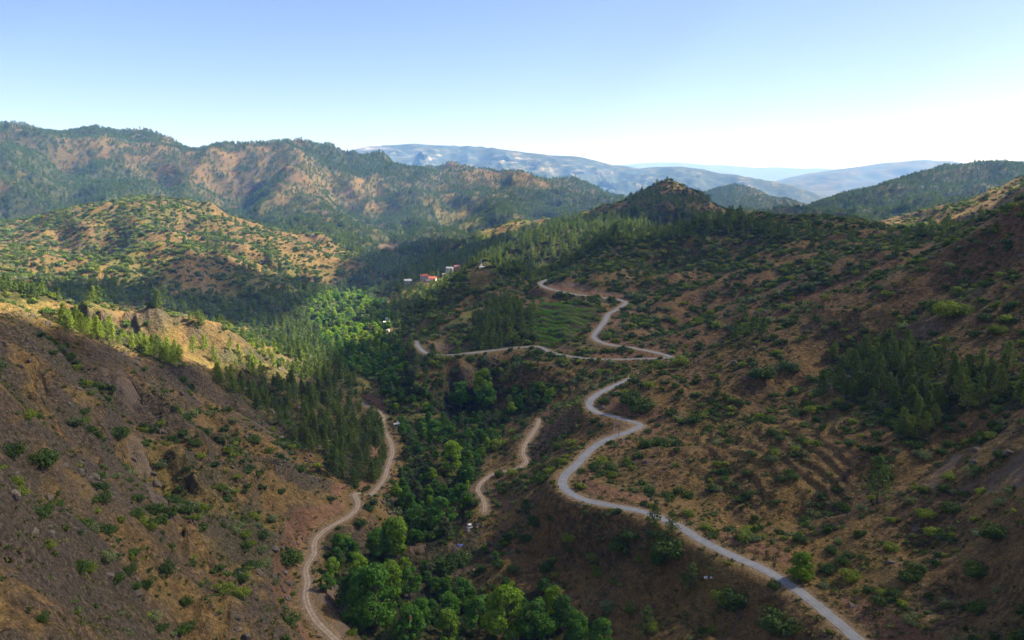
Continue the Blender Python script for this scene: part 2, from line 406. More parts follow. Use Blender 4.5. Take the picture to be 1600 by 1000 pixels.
def height(x, y, rd=None):
    r = np.hypot(x, y)
    z = base_height(x, y)
    D, Zr, HW = road_dist(x, y) if rd is None else rd
    # terraces on some slopes
    u, v, d = project(x, y, z)
    u = u + 25 * gnoise(x / 30, y / 30, 8); v = v + 14 * gnoise(x / 30, y / 30, 9)
    ter = np.maximum(sstep(1040, 1090, u) * sstep(1340, 1280, u) * sstep(620, 660, v) * sstep(800, 760, v), sstep(700, 740, u) * sstep(960, 900, u) * sstep(562, 572, v) * sstep(650, 620, v))
    ter = np.maximum(ter, sstep(825, 840, u) * sstep(960, 930, u) * sstep(462, 470, v) * sstep(545, 530, v)) * (r < 760) * (r > 190)
    h = np.where(v > 600, 1.9, 3.0)
    q = (z + 1.6 * gnoise(x / 45, y / 45, 77) + 0.7 * gnoise(x / 11, y / 11, 78)) / h
    fq = np.floor(q); ft = q - fq
    z = z + (fq + sstep(0.6, 0.92, ft) - q) * h * 0.85 * ter * sstep(3, 14, D)
    calm = sstep(4.0, 26.0, D)
    n = np.zeros(len(x))
    crestcalm = np.ones(len(x))
    for cr, wid, lo in ((CR5, 180.0, 0.5), (CR9, 300.0, 0.3), (CR6[8:16], 170.0, 0.15)):
        Pc = np.array([atY(*q) for q in cr]); m = np.where((r > 1000) & (r < 3300))[0]
        dd = np.full(len(m), 1e9)
        for i in range(len(Pc) - 1):
            ax, ay = Pc[i][:2]; bx, by = Pc[i + 1][:2]; ex, ey = bx - ax, by - ay
            t = np.clip(((x[m] - ax) * ex + (y[m] - ay) * ey) / (ex * ex + ey * ey), 0, 1)
            dd = np.minimum(dd, np.hypot(x[m] - ax - t * ex, y[m] - ay - t * ey))
        crestcalm[m] = np.minimum(crestcalm[m], lo + (1 - lo) * sstep(0, wid, dd))
    rocky = 1.0 + 0.7 * (x < -20) * (r < 600) + 1.6 * sstep(0.0, 0.5, fbm(x, y, 70.0, 3, 130) + 0.25) * (x < -20) * (r < 600) - 0.2 * (x > 20) * (r < 500)
    wx = x + 18 * gnoise(x / 60, y / 60, 5); wy = y + 18 * gnoise(x / 60, y / 60, 6)
    for k, L in enumerate((560.0, 300.0, 150.0, 76.0, 38.0, 19.0, 9.0, 4.2)):
        w = sstep(L * 3.0, L * 5.5, r)
        if L > 70: rn = (1 - 2.0 * np.abs(gnoise(wx / L, wy / L, 40 + k))) * 0.8 - 0.25
        else: rn = (1 - 2.0 * np.abs(gnoise(wx / L, wy / L, 40 + k))) * 0.45 - 0.1 + 0.5 * gnoise(wx / L + 3.3, wy / L, 60 + k)
        amp = L * (0.085 if L > 30 else 0.075) * np.where((r > 1400) & (L > 100), 1.5, 1.0)
        n += rn * amp * w * calm * (rocky if L < 45 else 1.0) * crestcalm
    n += carve(x, y) * sstep(2.0, 16.0, D)
    bed = np.exp(-((z + 152) / 9.0) ** 2) * (r < 900)
    z = z + n * (1 - 0.5 * bed)
    # roads cut their bench into the slope
    e = D - (HW + 1.3)
    t = sstep(0.0, 9.0, e)
    z = np.where(D < 26, Zr + (z - Zr) * t, z)
    far = far_height(x, y)
    sea = np.full(len(x), -235.0) + 8 * fbm(x, y, 2500.0, 3, 500)
    zf = np.maximum(far, sea)
    k = sstep(3400, 4800, r)
    return np.where(r < 3400, np.where(r > 3300, z, z), np.maximum(z * (1 - k) + sea * k, zf))

QA, QR = 0.095, 0.0042       # fineness of the terrain sheet: degrees across, log-distance outwards

# ------------------------------------------------------------------ terrain sheet (polar grid round the camera's foot)
def make_mesh(name, verts, faces, smooth=True):
    me = bpy.data.meshes.new(name)
    verts = np.asarray(verts, dtype=np.float32); faces = np.asarray(faces, dtype=np.int32)
    k = faces.shape[1]
    me.vertices.add(len(verts)); me.vertices.foreach_set('co', verts.ravel())
    me.loops.add(faces.size); me.loops.foreach_set('vertex_index', faces.ravel())
    me.polygons.add(len(faces))
    me.polygons.foreach_set('loop_start', np.arange(0, faces.size, k, dtype=np.int32))
    me.polygons.foreach_set('loop_total', np.full(len(faces), k, dtype=np.int32))
    me.update(calc_edges=True)
    me.polygons.foreach_set('use_smooth', np.full(len(faces), smooth))
    return me
azd = np.radians(np.arange(-44, 44.001, QA))
azc = np.radians(np.concatenate([np.arange(44.5, 60, 0.6), np.arange(60, 300, 4.0), np.arange(300, 315.6, 0.6)]))
AZ = np.concatenate([azd, azc])
RR = np.concatenate([[2.0, 8, 16, 26, 36, 46, 56, 66, 76, 85], np.exp(np.arange(math.log(92.0), math.log(4600.0), QR)), np.exp(np.arange(math.log(4600.0), math.log(14000.0), QR * 1.7)), np.exp(np.arange(math.log(14000.0), math.log(60000.0), QR * 4))])
na, nr = len(AZ), len(RR)
GX = (np.sin(AZ)[None, :] * RR[:, None]).ravel(); GY = (np.cos(AZ)[None, :] * RR[:, None]).ravel()
RD = road_dist(GX, GY)
GZ = height(GX, GY, RD)
i0 = (np.arange(nr - 1)[:, None] * na + np.arange(na)[None, :]).ravel()
j1 = (np.arange(nr - 1)[:, None] * na + ((np.arange(na) + 1) % na)[None, :]).ravel()
quads = np.stack([i0, i0 + na, j1 + na, j1], axis=1)
terrain_me = make_mesh('terrain', np.stack([GX, GY, GZ + CAMZ], axis=1), quads[:, ::-1])
terrain = bpy.data.objects.new('terrain', terrain_me)
COL.objects.link(terrain)
terrain['kind'] = 'structure'; terrain['label'] = 'dry brown hills and valley floor under scrub and pines'
GZ2 = GZ.reshape(nr, na)
LR = np.log(RR)
def ground(x, y):               # height of the sheet (bilinear on the polar grid), z relative to the camera
    x = np.atleast_1d(np.asarray(x, float)); y = np.atleast_1d(np.asarray(y, float))
    r = np.hypot(x, y); a = np.degrees(np.arctan2(x, y))
    fi = np.interp(np.log(r), LR, np.arange(nr)); fj = np.clip((a + 44) / QA, 0, len(azd) - 1.001)
    i = np.clip(fi.astype(int), 0, nr - 2); j = fj.astype(int); ti = fi - i; tj = fj - j
    return (GZ2[i, j] * (1 - ti) + GZ2[i + 1, j] * ti) * (1 - tj) + (GZ2[i, j + 1] * (1 - ti) + GZ2[i + 1, j + 1] * ti) * tj

def ribbon(name, R, hw, lift, mat=None, wob=0.0):
    T = np.gradient(R[:, :2], axis=0); T /= np.linalg.norm(T, axis=1)[:, None] + 1e-9
    Nn = np.stack([-T[:, 1], T[:, 0]], axis=1)
    cols = 7
    V = []
    for k in range(cols):
        s = (k / (cols - 1)) * 2 - 1
        w = hw * s
        ww = w + (wob * gnoise(R[:, 0] / 4.0 + s * 9, R[:, 1] / 4.0, 91) if k in (0, cols - 1) else 0)
        x = R[:, 0] + Nn[:, 0] * ww; y = R[:, 1] + Nn[:, 1] * ww
        z = np.maximum(ground(x, y), R[:, 2] - 0.02) if k in (0, cols - 1) else R[:, 2]
        z = R[:, 2] + lift - (0.03 * s * s)
        V.append(np.stack([x, y, z + CAMZ], axis=1))
    V = np.stack(V, axis=1).reshape(-1, 3)
    n = len(R)
    a = (np.arange(n - 1)[:, None] * cols + np.arange(cols - 1)[None, :]).ravel()
    me = make_mesh(name, V, np.stack([a, a + 1, a + cols + 1, a + cols], axis=1)[:, ::-1])
    uv = me.uv_layers.new(name='UVMap')
    li = np.zeros(len(me.loops), dtype=np.int32); me.loops.foreach_get('vertex_index', li)
    seg = np.r_[0, np.cumsum(np.linalg.norm(np.diff(R[:, :2], axis=0), axis=1))]
    uvs = np.stack([(li % cols) / (cols - 1), seg[li // cols]], axis=1).astype(np.float32)
    uv.data.foreach_set('uv', uvs.ravel())
    o = bpy.data.objects.new(name, me); COL.objects.link(o)
    if mat: me.materials.append(mat)
    return o

# ------------------------------------------------------------------ regions of the place (polygons seen from the camera's point, kept as world ground)
def poly(pts):
    P = np.array(pts, float)
    def f(u, v):
        inside = np.zeros(len(u), bool)
        j = len(P) - 1
        m = (u > P[:, 0].min()) & (u < P[:, 0].max()) & (v > P[:, 1].min()) & (v < P[:, 1].max())
        idx = np.where(m)[0]; uu, vv = u[idx], v[idx]; ins = np.zeros(len(idx), bool)
        for i in range(len(P)):
            xi, yi = P[i]; xj, yj = P[j]
            if yi != yj:
                c = ((yi > vv) != (yj > vv)) & (uu < (xj - xi) * (vv - yi) / (yj - yi) + xi)
                ins ^= c
            j = i
        inside[idx] = ins
        return inside
    return f
VALLEY = poly([(468,478),(520,462),(575,455),(600,470),(612,500),(600,520),(625,545),(645,580),(640,600),(690,618),(760,600),(865,618),(850,640),(800,650),(790,680),(770,700),(755,735),(735,765),(735,800),(720,835),(690,850),
               (660,880),(640,900),(700,915),(770,905),(830,930),(890,960),(960,1010),(600,1010),(560,985),(545,960),(520,900),(505,880),(530,860),(580,845),(615,820),(625,790),(605,770),(625,740),(630,700),(625,680),(612,640),(590,600),(540,575),(505,545),(490,510)])
LUSH = poly([(515,830),(560,815),(600,835),(640,800),(690,830),(745,840),(780,880),(700,880),(660,870),(700,905),(780,905),(840,925),(960,985),(980,1030),(560,1030),(500,985),(500,930),(485,890)])
PINES = [
    (poly([(-60,455),(60,448),(180,450),(280,462),(380,462),(450,455),(540,440),(600,408),(640,430),(650,450),(600,462),(560,458),(470,476),(490,520),(540,580),(560,600),(480,580),(430,540),(380,505),(300,490),(200,478),(100,470),(-60,476)]), .85),
    (poly([(560,340),(640,350),(760,372),(780,390),(740,410),(700,430),(640,445),(600,430),(560,400),(520,380)]), .8),
    (poly([(330,560),(420,575),(500,580),(560,600),(590,640),(600,670),(600,740),(560,765),(505,720),(440,680),(380,640),(330,600)]), .55),
    (poly([(500,680),(560,670),(602,690),(600,745),(555,765),(505,730)]), .95),
    (poly([(90,495),(150,503),(200,520),(240,540),(290,560),(300,580),(230,560),(160,535),(100,512)]), .9),
    (poly([(300,500),(360,520),(430,550),(470,590),(440,600),(350,585),(300,560)]), .3),
    (poly([(1290,560),(1340,545),(1400,545),(1500,565),(1610,585),(1610,640),(1530,640),(1480,650),(1440,700),(1400,690),(1350,650),(1280,600)]), .9),
    (poly([(680,405),(780,370),(880,345),(980,325),(1100,330),(1200,350),(1260,380),(1100,370),(960,385),(900,410),(850,435),(760,425)]), .9),
    (poly([(740,478),(790,470),(838,490),(835,545),(740,548)]), .9),
    (poly([(600,480),(640,455),(690,425),(750,412),(740,435),(690,462),(640,495),(612,520)]), .5),
    (poly([(1130,500),(1200,480),(1210,560),(1140,560)]), .15),
    (poly([(600,565),(660,590),(760,590),(740,620),(660,620),(610,600)]), .3),
]
BARE = [poly([(500,895),(520,915),(548,950),(552,985),(530,1000),(505,965),(495,930)]), poly([(155,570),(185,580),(215,620),(225,650),(200,650),(180,615)]), poly([(190,680),(215,690),(240,740),(265,780),(280,815),(258,815),(225,770),(200,730)]),
        poly([(1600,680),(1600,760),(1530,770),(1505,765),(1560,720)]), poly([(1440,755),(1500,705),(1515,710),(1460,770)]),
        poly([(676,535),(700,538),(730,545),(700,552),(676,550)]), poly([(960,655),(1003,668),(985,685),(955,690)]), poly([(850,450),(960,466),(985,475),(940,450),(870,438)]),
        poly([(700,845),(728,850),(725,875),(700,870)]), poly([(640,852),(668,852),(662,864),(642,862)]), poly([(590,382),(625,382),(620,390),(592,390)])]
FIELD = [poly([(745,480),(765,478),(768,490),(735,500),(715,508),(700,505)]), poly([(680,330),(740,330),(760,345),(740,358),(690,355)]), poly([(740,355),(770,352),(775,372),(750,372)]), poly([(560,350),(610,352),(600,362),(565,360)]),
         poly([(560,648),(800,648),(800,655),(560,655)])]
VINES = poly([(842,470),(940,480),(912,515),(845,545),(832,520)])
SUNLIT_VALLEY = poly([(470,475),(520,460),(580,455),(605,490),(600,530),(560,545),(500,530)])  # sunlit patch of valley trees, given more of the sun-brightened leaf colour
CREST_LIT = poly([(-50,480),(70,490),(150,515),(190,545),(80,515),(-50,500)])
def jitter(x, y, u, v):
    r = np.hypot(x, y)
    s = np.clip(r / 14.0, 9, 90)
    k = np.clip(9000.0 / np.maximum(r, 60), 6, 34)
    return u + k * fbm(x / s, y / s, 1.0, 3, 201), v + k * 0.45 * fbm(x / s, y / s, 1.0, 3, 211)
def in_any(fs, u, v):
    o = np.zeros(len(u), bool)
    for f in fs: o |= f(u, v)
    return o
def covers(x, y, z, D, HW, slope):
    """densities 0..1: pine, broadleaf, bush, bare, pale"""
    r = np.hypot(x, y)
    u0, v0, d = project(x, y, z)
    u, v = jitter(x, y, u0, v0)
    patch = fbm(x, y, 55.0, 4, 220) * 1.6
    patch2 = fbm(x, y, 260.0, 4, 230) * 1.7
    broad = VALLEY(u, v).astype(float) * (r < 1600)
    broad = np.maximum(broad, 0.45 * LUSH(u, v)) * np.where(r < 520, np.clip(0.85 + 2.6 * fbm(x, y, 17.0, 3, 280), 0.06, 1), 1.0)
    pine = np.zeros(len(x))
    for f, w in PINES: pine = np.maximum(pine, w * f(u, v))
    pine *= (1 - broad)
    bush = np.full(len(x), 0.3)
    left = (x < 0) & (v > 470) & (r < 520)
    bush = np.where(left, 0.035 + 0.08 * np.clip(patch, 0, 1), bush)
    right = (x > 0) & (r < 440)
    bush = np.where(right, 0.42 + 0.85 * np.clip(patch - 0.05, 0, 1), bush)
    mid = (x > -260) & (r >= 440) & (r < 950) & (u > 590)
    bush = np.where(mid, 0.85 + 0.6 * patch, bush)
    pine = np.where(mid, np.maximum(pine, 0.10 * (patch2 > 0.1)), pine)
    hills = (r >= 700) & (u < 600) & (r < 1500)
    bush = np.where(hills, 0.72 + 0.6 * patch, bush)
    pine = np.where(hills, np.maximum(pine, np.clip(0.35 * patch2 + 0.25 * patch, 0, 0.6)), pine)
    gl = np.zeros(len(x)); near_ = np.where(r < 900)[0]; gl[near_] = np.clip(-carve(x[near_], y[near_]) / 3.0, 0, 1)
    bush = np.maximum(bush, gl * np.where(x < 0, 0.55, 0.9))
    bush = np.where((u > 560) & (u < 900) & (v > 740) & (r < 420), np.maximum(bush, 0.55 + 0.5 * patch), bush)
    bush = np.where((broad > 0.05) & (r < 700), np.maximum(bush, 0.75), bush)
    bush = np.where(LUSH(u, v) & (r < 420), 1.0, bush)
    back = r >= 1500
    gul = fbm(x, y, 420.0, 4, 240) * 1.5
    pine = np.where(back, np.maximum(pine, np.clip(0.74 + 1.0 * gul + 0.5 * patch + 0.15 * sstep(300, 360, v), 0.02, 0.95)), pine)
    bush = np.where(back, 0.5, bush)
    hillb = back & (u > 1060)
    pine = np.where(hillb, np.clip(0.75 + 0.5 * gul, 0.1, 1), pine)
    cone = (u > 985) & (u < 1110) & (v < 325) & (r > 1200) & (r < 1700)
    pine = np.where(cone, np.where(v0 < 303, 0.04, 0.5), pine); bush = np.where(cone, 0.45, bush)
    clump = np.clip(0.25 + 2.4 * (fbm(x, y, 13.0, 3, 250) + 0.12), 0.05, 2.2)
    bush = np.where(r < 700, bush * clump, bush)
    bare = in_any(BARE, u, v).astype(float)
    field = in_any(FIELD, u, v).astype(float) * np.where(v0 < 380, 0.5, 1.0)
    vine = VINES(u0, v0).astype(float) * (r < 800)
    open_ = (1 - bare) * (1 - 0.85 * field) * (1 - vine)
    clear = sstep(0.6, 2.4, D - HW)
    return dict(pine=np.clip(pine, 0, 1) * open_ * clear, broad=broad * open_ * clear, bush=np.clip(bush, 0, 1) * open_ * clear, bare=bare, field=field, vine=vine, u=u0, v=v0, patch=patch, gul=gul)

# slope of the sheet
_dzr = np.gradient(GZ2, RR, axis=0)
_az_full = np.concatenate([AZ[AZ < math.pi], AZ[AZ >= math.pi]])
_dza = np.gradient(GZ2, np.arange(na), axis=1) / (np.maximum(np.gradient(AZ), 1e-4)[None, :] * RR[:, None])
SLOPE = np.hypot(_dzr, _dza)
D_, HW_ = RD[0], RD[2]
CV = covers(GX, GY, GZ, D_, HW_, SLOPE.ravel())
rr_ = np.hypot(GX, GY)
veg_ground = np.clip(CV['pine'] * 0.95 + CV['vine'] * 0.8 + CV['broad'] * 0.9 + CV['bush'] * 0.35, 0, 1)  # dark green ground cover, by density of the plants
def put(name, arrs):
    a = terrain_me.color_attributes.new(name, 'FLOAT_COLOR', 'POINT')
    buf = np.ones((len(GX), 4), dtype=np.float32)
    for i, q in enumerate(arrs): buf[:, i] = q
    a.data.foreach_set('color', buf.ravel())
rock = sstep(-0.15, 0.35, fbm(GX, GY, 34.0, 4, 150) + 0.35 * (SLOPE.ravel() - 0.55)) * ((GX < -10) & (rr_ < 560)) + 0.45 * sstep(0.1, 0.5, fbm(GX, GY, 60.0, 3, 160)) * (GX > 0) * (rr_ < 900)
edge = D_ - HW_
verge = np.exp(-(np.clip(edge, 0, 99) / (1.5 + 1.5 * fbm(GX, GY, 16.0, 3, 165))) ** 2) * (edge < 6)
# bare cut banks beside the main roads, on the uphill side
_rz = RD[1]
bank = ((GZ > _rz + 0.4) & (edge > 0.8) & (edge < 8.5) & (GX > -120)).astype(float)
bare_ = CV['bare'] * sstep(-0.35, 0.15, fbm(GX, GY, 7.0, 4, 155)) * 0.75
put('cover', [veg_ground, rock, bare_])
put('wear', [verge, bank, np.clip(CV['field'] + CV['vine'] * 0.3 + 0.5 * ((GX < 60) & (rr_ > 420) & (rr_ < 1500)) * sstep(-0.1, 0.4, CV['patch']) + 0.25 * sstep(0.1, 0.6, CV['patch']), 0, 1)])
farm = (rr_ > 4300).astype(float) * (CV['u'] < 1330) * (CV['v'] < 330) * (rr_ < 9500)
cliff = farm * sstep(-0.15, 0.35, fbm(GX, GY, 700.0, 4, 170) + 0.6 * (SLOPE.ravel() - 0.30)) * sstep(-60, 120, GZ)
sunny = ((GX < -30) & (rr_ > 250) & (rr_ < 1700)).astype(float)
red = sstep(-0.2, 0.5, fbm(GX, GY, 380.0, 3, 180) + 0.25 * (rr_ > 1500) + 0.18 * (GX > 0) * (rr_ < 1200))
red = np.where((GX < 60) & (rr_ > 420) & (rr_ < 1500) & (CV['u'] < 620), red * 0.25, red)
red = np.where(rr_ > 1500, red * 0.75, red)
red = np.where((GX < 0) & (rr_ < 500), red * 0.3, red)
put('tone', [farm, cliff, red])

# ------------------------------------------------------------------ materials
def mat(name):
    m = bpy.data.materials.new(name); m.use_nodes = True
    n = m.node_tree.nodes; l = m.node_tree.links
    return m, n, l, n['Principled BSDF']
def noise(n, l, vec, scale, detail=4, rough=0.55):
    t = n.new('ShaderNodeTexNoise'); t.inputs['Scale'].default_value = scale; t.inputs['Detail'].default_value = detail; t.inputs['Roughness'].default_value = rough
    l.new(vec, t.inputs['Vector']); return t.outputs['Fac']
def ramp(n, l, fac, stops):
    t = n.new('ShaderNodeValToRGB'); e = t.color_ramp.elements
    while len(e) < len(stops): e.new(0.5)
    for k, (p, c) in enumerate(stops): e[k].position = p; e[k].color = tuple(c) + ((1,) if len(c) == 3 else ())
    l.new(fac, t.inputs['Fac']); return t.outputs['Color']
def mix(n, l, fac, a, b, mode='MIX'):
    t = n.new('ShaderNodeMix'); t.data_type = 'RGBA'; t.blend_type = mode
    for sock, val in ((t.inputs['Factor'], fac), (t.inputs['A'], a), (t.inputs['B'], b)):
        if isinstance(val, (int, float)): sock.default_value = val
        elif isinstance(val, tuple): sock.default_value = val + (1,) if len(val) == 3 else val
        else: l.new(val, sock)
    return t.outputs['Result']
def mth(n, l, op, a, b=0.5, clamp=False):
    t = n.new('ShaderNodeMath'); t.operation = op; t.use_clamp = clamp
    for k, q in enumerate((a, b)):
        if isinstance(q, (int, float)): t.inputs[k].default_value = q
        else: l.new(q, t.inputs[k])
    return t.outputs[0]
def attr(n, name):
    t = n.new('ShaderNodeAttribute'); t.attribute_name = name; return t.outputs['Color']
def split(n, l, c):
    t = n.new('ShaderNodeSeparateColor'); l.new(c, t.inputs[0]); return t.outputs
def geo(n): return n.new('ShaderNodeNewGeometry').outputs['Position']

m_ground, n, l, bs = mat('hill_ground')
pos = geo(n)
cov = split(n, l, attr(n, 'cover')); wear = split(n, l, attr(n, 'wear')); tone = split(n, l, attr(n, 'tone'))
n1 = noise(n, l, pos, 0.05, 6, 0.62); n2 = noise(n, l, pos, 0.45, 5, 0.65); n3 = noise(n, l, pos, 2.2, 4, 0.7); n4 = noise(n, l, pos, 0.012, 4)
soil = ramp(n, l, n2, [(0.30, (0.050, 0.032, 0.018)), (0.46, (0.132, 0.083, 0.042)), (0.60, (0.225, 0.145, 0.068)), (0.74, (0.35, 0.245, 0.115))])
redsoil = ramp(n, l, n2, [(0.30, (0.050, 0.031, 0.020)), (0.50, (0.135, 0.080, 0.049)), (0.72, (0.25, 0.152, 0.087))])
c = mix(n, l, mth(n, l, 'MULTIPLY', tone[2], 0.75), soil, redsoil)
grass = ramp(n, l, n3, [(0.3, (0.12, 0.080, 0.03)), (0.55, (0.27, 0.18, 0.072)), (0.75, (0.38, 0.28, 0.12))])
c = mix(n, l, mth(n, l, 'MULTIPLY', ramp(n, l, n1, [(0.46, (0, 0, 0)), (0.66, (0.85,) * 3)]), mth(n, l, 'SUBTRACT', 1.0, mth(n, l, 'MULTIPLY', tone[2], 0.75))), c, grass)
rockc = ramp(n, l, noise(n, l, pos, 0.9, 6, 0.75), [(0.34, (0.042, 0.034, 0.028)), (0.5, (0.130, 0.103, 0.082)), (0.68, (0.27, 0.220, 0.170))])
c = mix(n, l, mth(n, l, 'MULTIPLY', cov[1], 0.85), c, rockc)
# low garrigue tufts
tuft = ramp(n, l, noise(n, l, pos, 1.05, 3, 0.6), [(0.55, (0, 0, 0)), (0.63, (1, 1, 1))])
tuftm = mth(n, l, 'MULTIPLY', tuft, ramp(n, l, noise(n, l, pos, 0.07, 4), [(0.36, (0.1,) * 3), (0.62, (0.9,) * 3)]))
c = mix(n, l, tuftm, c, ramp(n, l, n1, [(0.35, (0.030, 0.042, 0.014)), (0.7, (0.085, 0.095, 0.030))]))
# herb-green fields and terraces
c = mix(n, l, mth(n, l, 'MULTIPLY', wear[2], 0.7), c, ramp(n, l, n2, [(0.35, (0.070, 0.090, 0.020)), (0.65, (0.21, 0.22, 0.065))]))
# ground under trees
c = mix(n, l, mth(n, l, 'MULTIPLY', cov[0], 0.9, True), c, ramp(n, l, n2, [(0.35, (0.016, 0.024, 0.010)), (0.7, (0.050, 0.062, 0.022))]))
# scree and bare earth
c = mix(n, l, cov[2], c, ramp(n, l, n3, [(0.3, (0.100, 0.076, 0.062)), (0.7, (0.175, 0.138, 0.112))]))
c = mix(n, l, mth(n, l, 'MULTIPLY', wear[1], ramp(n, l, n2, [(0.36, (0.35,) * 3), (0.5, (1, 1, 1))])), c, ramp(n, l, n3, [(0.3, (0.135, 0.070, 0.045)), (0.5, (0.235, 0.135, 0.085)), (0.7, (0.34, 0.22, 0.14))]))
c = mix(n, l, mth(n, l, 'MULTIPLY', wear[0], 0.95, True), c, ramp(n, l, n3, [(0.3, (0.19, 0.135, 0.085)), (0.7, (0.33, 0.25, 0.165))]))
# distant limestone mountain
farc = ramp(n, l, noise(n, l, pos, 0.008, 9, 0.75), [(0.40, (0.014, 0.026, 0.016)), (0.55, (0.050, 0.060, 0.035)), (0.66, (0.20, 0.17, 0.12))])
c = mix(n, l, tone[0], c, farc)
mp = n.new('ShaderNodeMapping'); mp.inputs['Scale'].default_value = (0.0035, 0.0035, 0.028); l.new(pos, mp.inputs['Vector'])
strata = noise(n, l, mp.outputs[0], 1.0, 7, 0.62)
band = ramp(n, l, strata, [(0.53, (0, 0, 0)), (0.60, (1, 1, 1))])
c = mix(n, l, mth(n, l, 'MULTIPLY', tone[1], band), c, ramp(n, l, noise(n, l, pos, 0.02, 6, 0.7), [(0.4, (0.16, 0.14, 0.12)), (0.6, (0.40, 0.36, 0.31))]))
speck = ramp(n, l, noise(n, l, pos, 2.6, 3, 0.75), [(0.34, (0.52,) * 3), (0.5, (0.98,) * 3), (0.66, (1.42,) * 3)])
c = mix(n, l, mth(n, l, 'SUBTRACT', 0.9, mth(n, l, 'MULTIPLY', tone[0], 0.9)), c, mix(n, l, 1.0, c, speck, 'MULTIPLY'))
sat = n.new('ShaderNodeHueSaturation'); sat.inputs['Saturation'].default_value = 1.10; sat.inputs['Value'].default_value = 0.90; l.new(c, sat.inputs['Color'])
l.new(sat.outputs[0], bs.inputs['Base Color'])
bs.inputs['Roughness'].default_value = 0.95; bs.inputs['Specular IOR Level'].default_value = 0.15
bp = n.new('ShaderNodeBump'); bp.inputs['Strength'].default_value = 1.0; bp.inputs['Distance'].default_value = 1.0
hgt = mth(n, l, 'ADD', mth(n, l, 'MULTIPLY', n2, 1.6), mth(n, l, 'MULTIPLY', n3, 0.35))
rk = noise(n, l, pos, 0.28, 6, 0.72)
hgt = mth(n, l, 'ADD', hgt, mth(n, l, 'MULTIPLY', mth(n, l, 'MULTIPLY', rk, 5.0), cov[1]))
quiet = mth(n, l, 'SUBTRACT', 1.0, mth(n, l, 'MULTIPLY', cov[2], 0.8))
hgt = mth(n, l, 'MULTIPLY', hgt, quiet)
l.new(hgt, bp.inputs['Height']); l.new(bp.outputs['Normal'], bs.inputs['Normal'])
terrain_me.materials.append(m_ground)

m_road, n, l, bs = mat('worn_asphalt')
uvn = n.new('ShaderNodeUVMap'); uvn.uv_map = 'UVMap'
pos = geo(n)
sx = n.new('ShaderNodeSeparateXYZ'); l.new(uvn.outputs[0], sx.inputs[0])
g = ramp(n, l, noise(n, l, pos, 0.5, 5, 0.65), [(0.3, (0.150, 0.158, 0.175)), (0.7, (0.225, 0.232, 0.250))])
wheel = ramp(n, l, sx.outputs['X'], [(0.0, (0.62, 0.56, 0.46)), (0.09, (1, 1, 1)), (0.28, (0.88,) * 3), (0.5, (1.06,) * 3), (0.72, (0.88,) * 3), (0.91, (1, 1, 1)), (1.0, (0.62, 0.56, 0.46))])
g = mix(n, l, 1.0, g, wheel, 'MULTIPLY')
patchr = ramp(n, l, noise(n, l, pos, 0.11, 2, 0.4), [(0.58, (0, 0, 0)), (0.66, (0.25,) * 3)])
g = mix(n, l, patchr, g, (0.13, 0.13, 0.135))
dust = ramp(n, l, noise(n, l, pos, 0.9, 4, 0.6), [(0.48, (0, 0, 0)), (0.66, (0.55,) * 3)])
edgem = ramp(n, l, mth(n, l, 'ABSOLUTE', mth(n, l, 'SUBTRACT', sx.outputs['X'], 0.5)), [(0.36, (0, 0, 0)), (0.5, (1, 1, 1))])
g = mix(n, l, mth(n, l, 'MULTIPLY', dust, edgem), g, (0.36, 0.27, 0.18))
l.new(g, bs.inputs['Base Color']); bs.inputs['Roughness'].default_value = 0.85

m_track, n, l, bs = mat('dirt_track')
uvn = n.new('ShaderNodeUVMap'); uvn.uv_map = 'UVMap'
pos = geo(n)
sx = n.new('ShaderNodeSeparateXYZ'); l.new(uvn.outputs[0], sx.inputs[0])
g = ramp(n, l, noise(n, l, pos, 0.8, 5, 0.65), [(0.3, (0.17, 0.13, 0.095)), (0.7, (0.33, 0.26, 0.19))])
rut = ramp(n, l, sx.outputs['X'], [(0.0, (0.6, 0.55, 0.5)), (0.14, (0.9, 0.88, 0.85)), (0.28, (1.25, 1.22, 1.2)), (0.48, (0.75, 0.75, 0.68)), (0.70, (1.25, 1.22, 1.2)), (0.86, (0.9, 0.88, 0.85)), (1.0, (0.6, 0.55, 0.5))])
g = mix(n, l, 1.0, g, rut, 'MULTIPLY')
l.new(g, bs.inputs['Base Color']); bs.inputs['Roughness'].default_value = 0.95

def foliage(name, dark, light, trans=0.25, var=0.35):
    m, n, l, bs = mat(name)
    oi = n.new('ShaderNodeObjectInfo'); pos = geo(n)
    f = noise(n, l, pos, 0.9, 3, 0.6)
    f = mth(n, l, 'ADD', mth(n, l, 'MULTIPLY', f, 0.75), mth(n, l, 'MULTIPLY', oi.outputs['Random'], var))
    col = ramp(n, l, f, [(0.22, dark), (0.78, light)])
    l.new(col, bs.inputs['Base Color']); bs.inputs['Roughness'].default_value = 0.7; bs.inputs['Specular IOR Level'].default_value = 0.2
    tr = n.new('ShaderNodeBsdfTranslucent'); 
    l.new(mix(n, l, 1.0, col, (1.25, 1.3, 0.5), 'MULTIPLY'), tr.inputs['Color'])
    mx = n.new('ShaderNodeMixShader'); mx.inputs[0].default_value = trans
    l.new(bs.outputs[0], mx.inputs[1]); l.new(tr.outputs[0], mx.inputs[2])
    l.new(mx.outputs[0], n['Material Output'].inputs['Surface'])
    return m
m_pine = foliage('pine_needles', (0.04, 0.073, 0.016), (0.114, 0.17, 0.03), 0.30)
m_pine_b = foliage('light_pine_needles', (0.067, 0.111, 0.022), (0.168, 0.221, 0.04), 0.32)
m_sunlit_pine = foliage('sunlit_pine_needles', (0.102, 0.153, 0.019), (0.242, 0.306, 0.037), 0.36)  # pine needles with sunlight put into the colour, for the lit stand
m_olive = foliage('olive_leaves', (0.045, 0.062, 0.024), (0.120, 0.140, 0.058), 0.25)
